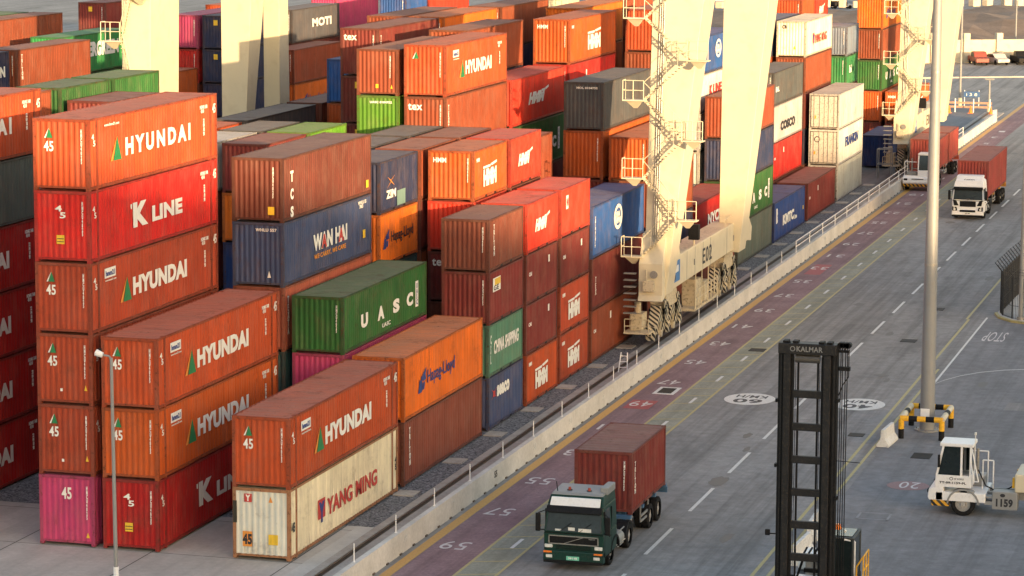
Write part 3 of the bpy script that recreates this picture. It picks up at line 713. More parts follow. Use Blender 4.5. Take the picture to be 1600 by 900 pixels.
stack(-7, sl(2), L20, ST, 'rb', 'nv', 'dr', 'rb', 'br', ('dr', None))
stack(-8, sl(2), L20, ST, 'rb', 'nv', 'dr', 'rb', ('gr', None, HC), ('gr', None, HC))
stack(-8, sl(3), L20, ST, 'rb', 'nv', 'dr', 'rb', ('gr', None, HC), ('gr', None, HC))
# bay D
stack(0, sl(5), L40, HC, ('br', smallmark), ('dr', vtext('TEX', h=.35)), ('bl', chinaship_ring))
stack(-1, sl(5), L40, HC, 'nv', 'dr')
stack(-2, sl(5), L40, HC, 'rb', 'nv', 'dr', ('br', None))
stack(-3, sl(5), L40, HC, 'rb', 'gr', 'dr', 'br', ('br', TEX), ('hy', HYA))
stack(-4, sl(5), L40, HC, 'rb', 'nv', 'dr', 'br', ('lg', fronttext('UASC 8104752')), ('br', orangepatch, ST))
stack(-9, sl(5), L40, HC, 'rb', 'nv', 'dr', ('hy', None))
# bay E
stack(0, sl(7), L40, HC, 'rb', 'nv', ('br', plain), ('ho', plain, ST))
stack(-1, sl(7), L40, HC, 'rb', 'nv', 'dr', ('ho', plain), ('gy', fronttext('MOL 8104752')))
stack(-2, sl(7), L40, HC, 'rb', 'nv')
stack(-3, sl(7), L40, HC, 'rb', 'nv', 'dr', ('gr', uasc), ('rs', hmmslant))
stack(-4, sl(7), L40, HC, 'rb', 'nv', 'dr', 'rb', 'nv', ('br', plain))
stack(-5, sl(7), L40, HC, 'rb', 'nv', 'dr', 'rb')
stack(-6, sl(7), L40, HC, 'rb', 'nv', 'dr', ('dr', warn), ('dr', warn), ('dr', TEX))
stack(-8, sl(7), L40, HC, 'rb', 'nv')
stack(-9, sl(7), L40, HC, 'rb', 'nv', 'dr', ('gy', None))
# bay F
stack(0, sl(9), L40, HC, 'rb', ('kr', gcont('NYCH', a=3.4, w=4.4)))
stack(-3, sl(9), L40, HC, 'rb', 'nv', 'dr', 'rb', ('rd', smallmark), ('ho', hmmlogo))
stack(-2, sl(9), L40, HC, 'rb', 'nv', 'dr')
stack(-4, sl(9), L40, HC, 'rb', 'nv', 'dr', 'gr')
stack(-6, sl(9), L40, HC, 'rb', 'nv', 'dr', 'rb', 'nv', ('op', plain))
stack(-7, sl(9), L40, HC, 'rb', 'nv', 'dr', 'rb', 'br', ('br', warn))
stack(-8, sl(9), L40, HC, 'rb', 'nv', 'dr', ('ho', None), ('bl', nothing))
stack(-9, sl(9), L40, HC, 'rb', 'nv', 'dr', ('rb', None))
# bay G
stack(0, sl(11), L40, HC, ('gg', None), ('gr', uasc), ('nv', plain), ('br', plain))
stack(-1, sl(11), L40, ST, 'gy', 'wh', 'wh', 'wh', ('wh', gcont('K LINE', LR, a=3.2, w=4)), ('bl', chinaship_ring, ST))
stack(-2, sl(11), L40, HC, 'rb', 'nv', 'dr', 'rb', 'br', ('hy', plain))
stack(-4, sl(11), L40, HC, 'rb', 'nv', 'dr', 'rb', 'ho', ('op', plain))
stack(-3, sl(11), L40, HC, 'rb', 'nv', 'dr', 'rb')
stack(-6, sl(11), L40, HC, 'rb', 'nv', 'dr', 'rb', 'nv', ('br', plain))
# bay H
stack(0, sl(13) - .3, L40, HC, ('db', kmtc))
stack(-1, sl(13), L40, HC, 'rb', 'dr')
stack(-4, sl(13), L40, HC, 'rb', 'nv', 'dr', 'rb', 'br', ('br', plain))
stack(-2, sl(13), L40, HC, 'nv', 'dr', 'rb', 'ho', ('rs', None))
# bay I
stack(0, sl(15) - .2, L40, HC, ('dr', smallmark))
stack(-1, sl(15), L40, HC, 'rb', ('rd', smallmark), ('lgw', cosco), ('gy', gcont('BAL', a=.7, w=1.4, h=.16), ST))
# bay J
stack(0, sl(17), L40, HC, ('lgw', REF0), ('wh', REF1), ('lgw', REF0))
stack(-1, sl(17), L40, HC, 'rb', 'nv', 'dr', ('br', plain), ('cr', YM))
stack(-2, sl(17), L40, HC, 'rb', 'nv', 'dr', ('ho', warn), ('sb', None))
# bay K
stack(-1, sl(20), L20, ST, 'rb', 'nv', 'dr', ('mg', gcont('bl', a=3, w=2.4)), ('gb', plain))
stack(-2, sl(19), L20, ST, 'rb', 'nv', 'dr', 'rb', ('dr', plain), ('hy', plain))
stack(-2, sl(20), L20, ST, 'rb', 'nv', 'dr', 'rb', 'dr', ('rs', hmmslant))
# bay L, M
stack(0, sl(21), L20 + 3.4, HC, ('db', plain))
stack(-1, sl(23), L40, HC, ('dr', None), ('ho', plain), ('gr', uasc), ('br', plain), ('op', hapag))
stack(0, sl(23), L40, HC, 'dr', ('ho', hmmlogo))
# second block, behind the far crane rail
stack(-15, 94.6, L20, HC, 'rb', 'nv')
stack(-15, 101.5, L40, ST, 'rb', 'nv', 'nv', 'nv', ('nv', warn), ('nv', warn))
stack(-16, 101.5, L40, ST, 'rb', 'nv', 'dr', 'rb', ('rd', plain), ('pk', plain))
stack(-16, 89.1, L40, HC, 'rb', 'nv', 'dr', ('ho', None))
stack(-17, 75.7, L40, HC, 'rb', 'nv', 'dr', 'nv', ('br', TRIT))
stack(-17, 62.4, L40, HC, 'rb', 'nv', 'dr', 'nv', ('nv', gcont('NIPPON', a=7.5, w=4)))
stack(-18, 75.7, L40, HC, 'rb', 'nv', 'dr', ('br', None))
stack(-18, 89.0, L40, HC, 'rb', 'nv', 'dr', 'gr', ('mg', evergreen))
stack(-20, 89.3, L40, ST, 'rb', 'nv', 'dr', 'rb', 'br', ('br', plain))
stack(-21, 89.3, L40, ST, 'rb', 'nv', 'dr', 'rb', 'br', ('gr', plain))
stack(-21, 116.1, L40, ST, 'rb', 'nv', 'dr', 'rb', 'dr', ('dr', warn))
stack(-20, 116.1, L40, ST, 'rb', 'nv', 'dr', 'rb', 'dr')
stack(-19, 116.1, L40, ST, 'rb', 'nv', 'dr', 'rb', 'nv')
stack(-17, 116.1, L40, ST, 'rb', 'nv', 'dr', 'ho', ('hr', None), ('hy', None))
stack(-17, 122.4, L40, HC, 'rb', 'nv', ('op', hapag), ('br', plain)) if False else None
stack(-16, 122.6, L40, HC, 'rb', 'nv', ('op', hapag), ('br', plain))
stack(-17, 129.8, L40, HC, 'rb', 'nv', 'dr', 'dr', ('gy', gcont('MOTI', a=5, w=5)))
stack(-18, 149.0, L40, HC, 'rb', ('pk', None), ('pk', plain), ('dr', plain), ('pk', plain))
stack(-14, 135.4, L20, ST, 'rb', 'nv', 'dr', 'rb', 'br', ('bl', plain))
stack(-14, 142.1, L40, ST, 'rb', 'nv', 'dr', 'rb', 'br', ('rs', None))
stack(-13, 142.1, L40, ST, 'rb', 'nv', 'dr', 'rb', 'br')

COLNAME = {0: 'the row beside the crane rail'}
rowcols = sorted({s[0] for s in S}, reverse=True)
for i, c in enumerate(rowcols): COLNAME[c] = 'the row beside the crane rail' if c == 0 else '%s row from the road' % ORD[i]
perrow = {}
for c, y, L, lv in sorted(S, key=lambda q: (-q[0], q[1])): perrow.setdefault(c, []).append(y)
GRP = 'shipping containers stacked in the yard'
HIDDEN = {(c, y, k) for (c, y), ks in {(-1, 15): [0], (-2, 15): [0], (-3, 15): [0, 1], (-8, 15): [0, 1, 2, 3, 4], (-1, 28): [0], (-1, 35): [0], (-1, 41): [0, 1, 2], (-2, 28): [0, 1], (-2, 35): [0], (-2, 41): [0, 1, 2, 3], (-3, 28): [0, 1, 2], (-3, 35): [0, 1, 2, 3], (-3, 41): [0, 1, 2, 3], (-5, 35): [0], (-5, 41): [0, 1, 2, 3], (-6, 35): [0], (-6, 41): [0, 1, 2, 3], (-8, 35): [0, 1, 2, 3, 4], (-1, 48): [0, 1], (-2, 48): [0, 1], (-3, 48): [0, 1, 2], (-4, 48): [0, 1, 2, 3], (-9, 48): [0, 1, 2], (-1, 61): [0, 1], (-2, 61): [0, 1], (-3, 61): [0, 1], (-4, 61): [0, 1, 2, 3], (-5, 61): [0, 1, 2, 3], (-6, 61): [0, 1, 2], (-8, 61): [0, 1], (-9, 61): [0, 1, 2], (-3, 74): [0, 1], (-2, 74): [0, 1, 2], (-4, 74): [0, 1, 2, 3], (-6, 74): [0, 1, 2, 3, 4], (-7, 74): [0, 1, 2, 3, 4], (-8, 74): [0, 1, 2], (-9, 74): [0, 1, 2], (-1, 88): [0], (-2, 88): [0, 1, 2], (-4, 88): [0, 1, 2, 3], (-3, 88): [0, 1, 2, 3], (-6, 88): [0, 1, 2, 3], (-1, 101): [0], (-4, 101): [0, 1, 2, 3], (-2, 101): [0, 1, 2, 3, 4], (-2, 128): [0, 1, 2], (-1, 148): [0, 1], (-2, 141): [0, 1, 2, 3, 4], (-2, 148): [0, 1, 2, 3, 4], (-15, 95): [0, 1], (-15, 102): [0, 1], (-16, 102): [0, 1], (-16, 89): [0, 1], (-17, 76): [0, 1, 2], (-17, 62): [0, 1, 2], (-18, 76): [0, 1, 2, 3], (-18, 89): [0, 1, 2], (-20, 89): [0, 1, 2, 3, 4], (-21, 89): [0, 1, 2, 3, 4], (-21, 116): [0, 1, 2, 3], (-20, 116): [0, 1, 2], (-19, 116): [0, 1, 2], (-17, 116): [0, 1, 2, 3], (-16, 123): [0, 1], (-17, 130): [0, 1, 2], (-18, 149): [0], (-14, 135): [0, 1, 2, 3], (-14, 142): [0, 1, 2, 3, 4], (-13, 142): [0, 1, 2, 3, 4]}.items() for k in ks}
HID = MB()
for c, y, L, lv in S:
    z = 0.05; n = len(lv); idx = perrow[c].index(y)
    sname = 'nearest stack' if idx == 0 else '%s stack' % ORD[idx]
    for i, (col, H, rec) in enumerate(lv):
        rgb, cname = C_[col]
        tier = 'top' if i == n - 1 else ('bottom' if i == 0 else ORD[i] + ' tier')
        if tier == 'top' and n == 1: tier = 'only'
        lett = (' lettered ' + NAMES[rec]) if rec in NAMES else ''
        lab = '%s container%s, %s of %s, %s' % (cname, lett, tier, sname, COLNAME[c])
        if (c, round(y), i) in HIDDEN:
            x0_, x1_ = c * P - W + .01, c * P - .01
            HID.box(x0_, y + .01, z + .02, x1_, y + L - .01, z + H - .01); z += H + 0.012; jit(rgb); random.random(); random.random(); continue
        t = empty('shipping_container', (c * P - W / 2 + random.uniform(-.02, .02), y + random.uniform(-.03, .03), z), lab, 'container', GRP)
        col4 = jit(rgb)
        for nm, me in container_meshes(L, H):
            if nm == 'fork_pockets' and n - i > 5: continue
            o = link(nm, me, t); o.color = tuple(v * .62 for v in col4[:3]) + (1,) if nm == 'frame' else col4
            if rec is YM and L > 13:
                if nm == 'end_wall': o.color = (.68, .68, .60, 1)
                if nm == 'frame': o.color = (.34, .15, .07, 1)
            if rec in (REF0, REF1) and nm == 'frame': o.color = (.42, .41, .38, 1)
        if rec: rec(t, L, H)
        z += H + 0.012

if HID.v:
    o = HID.build('stacked_containers', PAINT); o.color = (.22, .07, .04, 1); o['kind'] = 'stuff'

# ------------------------------------------------------------------ gantry cranes
def lerp(a, b, t): return a + (b - a) * t
def leg(parent, x0b, x1b, y0b, y1b, zb, x0t, x1t, y0t, y1t, zt, zscale=1.0):
    k = 25.0
    t = (k - zb) / (zt - zb)
    f = lambda a, b: lerp(a, b, t)
    mb = MB().hexa([(x0b, y0b, zb), (x1b, y0b, zb), (x1b, y1b, zb), (x0b, y1b, zb)],
                   [(f(x0b, x0t), f(y0b, y0t), k), (f(x1b, x1t), f(y0b, y0t), k), (f(x1b, x1t), f(y1b, y1t), k), (f(x0b, x0t), f(y1b, y1t), k)])
    return mb.build('leg', CREAM, parent, 0.03)
def stairs(parent, plats, yf):
    """zigzag of steel stairs hung on the near face of a leg; plats = [(x, z)] alternating landings"""
    lm = MB(); hm = MB()
    for i, (x, z) in enumerate(plats):
        lm.box(x - .62, yf - .72, z - .06, x + .62, yf - .02, z)
        for px, py in ((x - .6, yf - .70), (x + .6, yf - .70), (x - .6, yf - .05), (x, yf - .70)):
            hm.tube((px, py, z), (px, py, z + 1.1), .028, n=5)
        for zz in (z + .55, z + 1.1):
            hm.tube((x - .6, yf - .70, zz), (x + .6, yf - .70, zz), .025, n=5); hm.tube((x - .6, yf - .70, zz), (x - .6, yf - .05, zz), .025, n=5)
        lm.hexa([(x - .1, yf - .1, z - .5), (x + .1, yf - .1, z - .5), (x + .1, yf - .02, z - .5), (x - .1, yf - .02, z - .5)],
                [(x - .45, yf - .55, z - .06), (x + .45, yf - .55, z - .06), (x + .45, yf - .02, z - .06), (x - .45, yf - .02, z - .06)])
    for (x, z), (x2, z2) in zip(plats, plats[1:]):
        sgn = 1 if x2 > x else -1
        a = (x + sgn * .55, z); b = (x2 - sgn * .55, z2)
        for yy in (yf - .10, yf - .42):
            lm.hexa([(a[0], yy, a[1] - .07), (a[0], yy + .04, a[1] - .07), (b[0], yy + .04, b[1] - .07), (b[0], yy, b[1] - .07)],
                    [(a[0], yy, a[1] + .06), (a[0], yy + .04, a[1] + .06), (b[0], yy + .04, b[1] + .06), (b[0], yy, b[1] + .06)])
        n = 14
        for k in range(1, n):
            t = k / n; lm.box(lerp(a[0], b[0], t) - .11, yf - .42, lerp(a[1], b[1], t) - .02, lerp(a[0], b[0], t) + .11, yf - .10, lerp(a[1], b[1], t) + .02)
        for dz in (1.0,): hm.tube((a[0], yf - .44, a[1] + dz), (b[0], yf - .44, b[1] + dz), .020, n=5)
        for k in range(5):
            t = k / 4; hm.tube((lerp(a[0], b[0], t), yf - .44, lerp(a[1], b[1], t)), (lerp(a[0], b[0], t), yf - .44, lerp(a[1], b[1], t) + 1.0), .016, n=5)
    lm.build('stairs', CREAM, parent); hm.build('handrail', CREAM, parent)
def bogie(parent, x, y0, y1, n=4):
    """balance beams and wheels of one corner"""
    m = (y0 + y1) / 2
    MB().prism([(m - .9, 3.25), (m + .9, 3.25), (m + 1.7, 2.2), (m + 1.5, 1.9), (m - 1.5, 1.9), (m - 1.7, 2.2)], 'x', x - .45, x + .45).build('balance_beam', CREAMD, parent, .03)
    for q in (-1, 1):
        c = m + q * (y1 - y0) / 4
        t = MB().prism([(c - .5, 2.15), (c + .5, 2.15), (c + 1.35, 1.15), (c + 1.35, .62), (c - 1.35, .62), (c - 1.35, 1.15)], 'x', x - .30, x + .30).build('truck_frame', HAZ_WK, parent, .03)
        for e in (-.85, .85):
            w = MB().tube((x - .09, c + e, .50), (x + .09, c + e, .50), .34, n=18).tube((x - .16, c + e, .50), (x + .16, c + e, .50), .18, n=12).build('wheel', RAILST, parent)
            MB().box(x + .30, c + e - .20, .45, x + .48, c + e + .18, .95).tube((x + .40, c + e, .95), (x + .40, c + e, 1.30), .10, n=8).build('drive_motor', CREAMD if e < 0 else HAZ_WK, parent, .02)
        MB().tube((x - .5, c, 1.75), (x + .5, c, 1.75), .16, n=10).build('pivot_pin', BLACK, parent)
        MB().prism([(c - .55, 2.5), (c + .15, 2.5), (c + .75, 1.2), (c + .05, 1.2)], 'x', x + .46, x + .50).build('hazard_plate', HAZ_WK, parent)
        MB().path([(x + .52, c - 1.2, .9), (x + .55, c - .6, 1.9), (x + .50, c + .4, 2.3), (x + .48, c + 1.1, 1.4)], .03).build('grease_hoses', BLACK, parent)
    for yy in (y0 - .25, y1 + .05):
        MB().box(x - .28, yy, .3, x + .28, yy + .2, 1.1).tube((x, yy, .7), (x, yy - .3 if yy < m else yy + .5, .7), .12, n=8).build('rail_clamp', HAZ_WK, parent, .02)
def crane(dy, name_txt, lab, far=True):
    t = empty('gantry_crane', (2.0, 52.4 + dy, 0.05), lab, 'crane', 'cream gantry cranes over the container rows')
    ox, oy = -2.0, -52.4
    def L(*a): return a
    # near-side legs
    leg(t, 1.72 + ox, 3.0 + ox, 53 + oy, 54.9 + oy, 3.2, 1.82 + ox, 4.77 + ox, 54 + oy, 57.0 + oy, 19.9)
    leg(t, 1.99 + ox, 3.3 + ox, 72 + oy, 74.0 + oy, 3.2, 2.10 + ox, 4.97 + ox, 72 + oy, 75.0 + oy, 19.0)
    # sill beam with walkway plates, doors and number
    x0, x1, y0, y1, zb, zt = 1.55 + ox, 2.95 + ox, 52.4 + oy, 77.8 + oy, 3.25, 5.05
    MB().prism([(y0, zb + .0), (y0 - .0, zt), (y0 + .9, zt + 1.6), (y0 + 2.9, zt + 1.9), (y0 + 4.6, zt), (y1 - 1.2, zt), (y1, zt - .9), (y1 - .2, zb), (y1 - 1.2, zb + .15), (y0 + 1.0, zb), (y0 + .2, zb - .35), (y0 - .25, zb - .3)], 'x', x0, x1).build('sill_beam', CREAM, t, .04)
    for yy in (y0 + 6.2, y0 + 8.4, y0 + 10.6, y0 + 12.7, y0 + 17.5, y0 + 19.7): MB().box(x1 + .001, yy, zb + .1, x1 + .012, yy + .05, zt - .05).build('panel_seam', STEEL, t)
    for yy in (y0 + 8.1, y0 + 12.4, y0 + 19.4): MB().box(x1 + .001, yy, zb + .7, x1 + .06, yy + .12, zb + 1.05).build('door_handle', STEEL, t)
    put_text(name_txt, LK, t, 'R', y0 + 10.5, zb + .40, 2.6, .95, x1 + .012, bold=.015, spacing=1.15)
    MB().box(x1 + .001, y0 + 2.3, zb + .35, x1 + .03, y0 + 4.3, zb + 1.55).build('blue_sign', BLUES, t)
    put_text('iii', LW, t, 'R', y0 + 2.6, zb + .9, 1.3, .4, x1 + .036, bold=.05); put_shape(ELL(), LK, t, 'R', y0 + 2.6, zb + .45, .6, .4, x1 + .034, 'sign_symbol')
    MB().tube((x0 + .9, y0 - .12, zt - .6), (x0 + .9, y0 + .05, zt - .6), .22, n=14).build('hose_reel', STEEL, t)
    MB().box(x0 + .3, y0 - .28, zb + .25, x0 + .95, y0 - .02, zb + .85).tube((x0 + .5, y0 - .2, zb + .85), (x0 + .5, y0 - .2, zb + 1.5), .05, n=6).build('junction_box', CREAMD, t, .02)
    cbl = MB()
    for q_ in (0.0, .12, .24): cbl.path([(2.2 + ox + q_, 53.0 + oy, 4.8), (2.3 + ox + q_, 53.86 + oy, 19.0), (2.35 + ox + q_, 54.1 + oy, 23.5)], .035, 5)
    cbl.build('cable_run', STEEL, t)
    gl_ = MB().box(x0 + .1, y0 + 5.0, zt + .002, x1 - .1, y0 + 17.0, zt + .02); gl_.build('walkway_plate', CREAMD, t)
    for dxx in (0.25, 1.0):
        MB().box(x0 + dxx, y0 + 6.1 + dxx * 2.2, zt + .35, x0 + dxx + .62, y0 + 6.5 + dxx * 2.2, zt + 1.25).build('electrical_box', BLACK, t, .02)
        MB().tube((x0 + dxx + .3, y0 + 6.3 + dxx * 2.2, zt), (x0 + dxx + .3, y0 + 6.3 + dxx * 2.2, zt + .4), .06, n=6).build('box_post', CREAMD, t)
    hm = MB()
    for k in range(9):
        yy = y0 + 17.4 + k * .9; hm.tube((x1 - .1, yy, zt), (x1 - .1, yy, zt + .5), .02, n=5)
    hm.tube((x1 - .1, y0 + 17.4, zt + .5), (x1 - .1, y1 - 1.3, zt + .5), .02, n=5)
    hm.build('handrail', CREAM, t)
    # ladder box and side stairs at the near end
    lm = MB()
    for k in range(7): lm.box(x0 - .85, y0 - .1, zb + .1 + k * .38 - 1.2, x0 - .15, y0 + .25, zb + .16 + k * .38 - 1.2)
    lm.build('access_ladder', STEEL, t)
    # zigzag stairs on the near face
    stairs(t, [(1.15 + ox, 5.45), (4.25 + ox, 7.6), (1.15 + ox, 9.9), (4.55 + ox, 12.1), (1.15 + ox, 14.3), (4.8 + ox, 16.6), (1.15 + ox, 18.9), (4.9 + ox, 21.2)], 53.0 + oy)
    bogie(t, 1.8 + ox, 54.6 + oy, 61.0 + oy); bogie(t, 1.8 + ox, 70.8 + oy, 77.0 + oy)
    # equipment platform slung between the bogies
    MB().box(1.3 + ox, 63.0 + oy, .75, 2.5 + ox, 69.5 + oy, .9).build('service_platform', CREAMD, t)
    MB().box(1.4 + ox, 64.2 + oy, .9, 2.3 + ox, 65.6 + oy, 2.5).build('electrical_cabinet', CREAMD, t, .03); MB().box(1.4 + ox, 66.4 + oy, .9, 2.3 + ox, 67.6 + oy, 2.1).build('electrical_cabinet', CREAMD, t, .03)
    rr = MB()
    for k in range(8): rr.tube((2.5 + ox, 63.1 + oy + k * .9, .9), (2.5 + ox, 63.1 + oy + k * .9, 2.0 if k % 2 else 3.2), .04, n=5)
    rr.tube((2.5 + ox, 63.1 + oy, 2.0), (2.5 + ox, 69.4 + oy, 2.0), .03, n=5); rr.tube((2.5 + ox, 63.1 + oy, 1.45), (2.5 + ox, 69.4 + oy, 1.45), .03, n=5); rr.build('handrail', CREAM, t)
    # near end buffer platform with railing
    bf = MB(); bf.box(.5 + ox, 53.2 + oy, .85, 2.0 + ox, 54.6 + oy, .95)
    for p in ((.55, 53.25), (1.95, 53.25), (.55, 54.5)): bf.tube((p[0] + ox, p[1] + oy, .9), (p[0] + ox, p[1] + oy, 1.7), .03, n=5)
    for zz in (1.3, 1.7): bf.tube((.55 + ox, 53.25 + oy, zz), (1.95 + ox, 53.25 + oy, zz), .03, n=5)
    bf.build('buffer_platform', CREAMD, t)
    MB().box(.7 + ox, 54.0 + oy, .95, 1.4 + ox, 55.2 + oy, 1.9).tube((1.0 + ox, 54.6 + oy, 1.9), (1.0 + ox, 54.6 + oy, 2.5), .2, n=10).build('hydraulic_unit', CREAMD, t, .03)
    # far-side legs
    leg(t, -29.78 + ox, -28.07 + ox, 52 + oy, 56.3 + oy, 3.2, -29.65 + ox, -27.83 + ox, 52 + oy, 56.36 + oy, 19.4)
    leg(t, -31.37 + ox, -29.98 + ox, 72 + oy, 72.9 + oy, 5.0, -31.38 + ox, -29.28 + ox, 72 + oy, 74.4 + oy, 18.4)
    leg(t, -29.94 + ox, -28.84 + ox, 76 + oy, 78.1 + oy, 5.0, -29.96 + ox, -28.83 + ox, 76 + oy, 77.7 + oy, 18.3)
    stairs(t, [(-28.3 + ox, 13.9), (-30.1 + ox, 17.0), (-28.4 + ox, 19.6)], 52.0 + oy)
    MB().box(-30.6 + ox, 51.5 + oy, 1.6, -28.9 + ox, 78.5 + oy, 3.2).build('far_sill_beam', CREAM, t, .04)
    bogie(t, -30.66 + ox, 53.0 + oy, 59.4 + oy); bogie(t, -30.66 + ox, 70.8 + oy, 77.0 + oy)
    # portal girders
    for yy in (54.0, 73.0):
        MB().box(-36 + ox, yy + oy, 24.4, 10 + ox, yy + 2.2 + oy, 27.0).build('portal_girder', CREAM, t, .05)
    return t
crane(0, 'E02', 'cream gantry crane marked E02 straddling the container rows, nearest of two')
crane(94.5, 'E03', 'cream gantry crane behind the tall light mast, beyond the white truck')

# ------------------------------------------------------------------ vehicles
def wheel(parent, x, y, r, w, side, rimmat=None):
    """side = +1 outer face towards +x"""
    t = MB()
    prof = [(0, r * .62), (0.0, r * .88), (w * .12, r), (w * .88, r), (w, r * .88), (w, r * .62)]
    n = 24
    for (a, ra), (b, rb) in zip(prof, prof[1:]):
        for k in range(n):
            t0, t1 = 2 * math.pi * k / n, 2 * math.pi * (k + 1) / n
            X = lambda q: x - side * q
            t.quad((X(a), y + ra * math.cos(t0), r + ra * math.sin(t0)), (X(a), y + ra * math.cos(t1), r + ra * math.sin(t1)), (X(b), y + rb * math.cos(t1), r + rb * math.sin(t1)), (X(b), y + rb * math.cos(t0), r + rb * math.sin(t0)))
    wh = t.build('wheel', RUBBER, parent)
    m = MB(); m.tube((x - side * w * .5, y, r), (x - side * w * .28, y, r), r * .66, r * .66, n=20); m.tube((x - side * w * .3, y, r), (x - side * .02, y, r), r * .26, r * .2, n=12)
    for k in range(8):
        a = 2 * math.pi * k / 8; m.tube((x - side * w * .3, y + r * .42 * math.cos(a), r + r * .42 * math.sin(a)), (x - side * w * .22, y + r * .42 * math.cos(a), r + r * .42 * math.sin(a)), r * .05, n=6)
    m.build('rim', rimmat or RIM, wh)
    return wh
def axle(parent, y, r=.5, w=.32, hw=1.2, rimmat=None, dual=True):
    for s in (-1, 1):
        wheel(parent, s * hw, y, r, w, s, rimmat)
        if dual: wheel(parent, s * (hw - w - .03), y, r, w, s, rimmat)
    MB().tube((-hw + .2, y, r), (hw - .2, y, r), .09, n=8).build('axle', BLACK, parent)

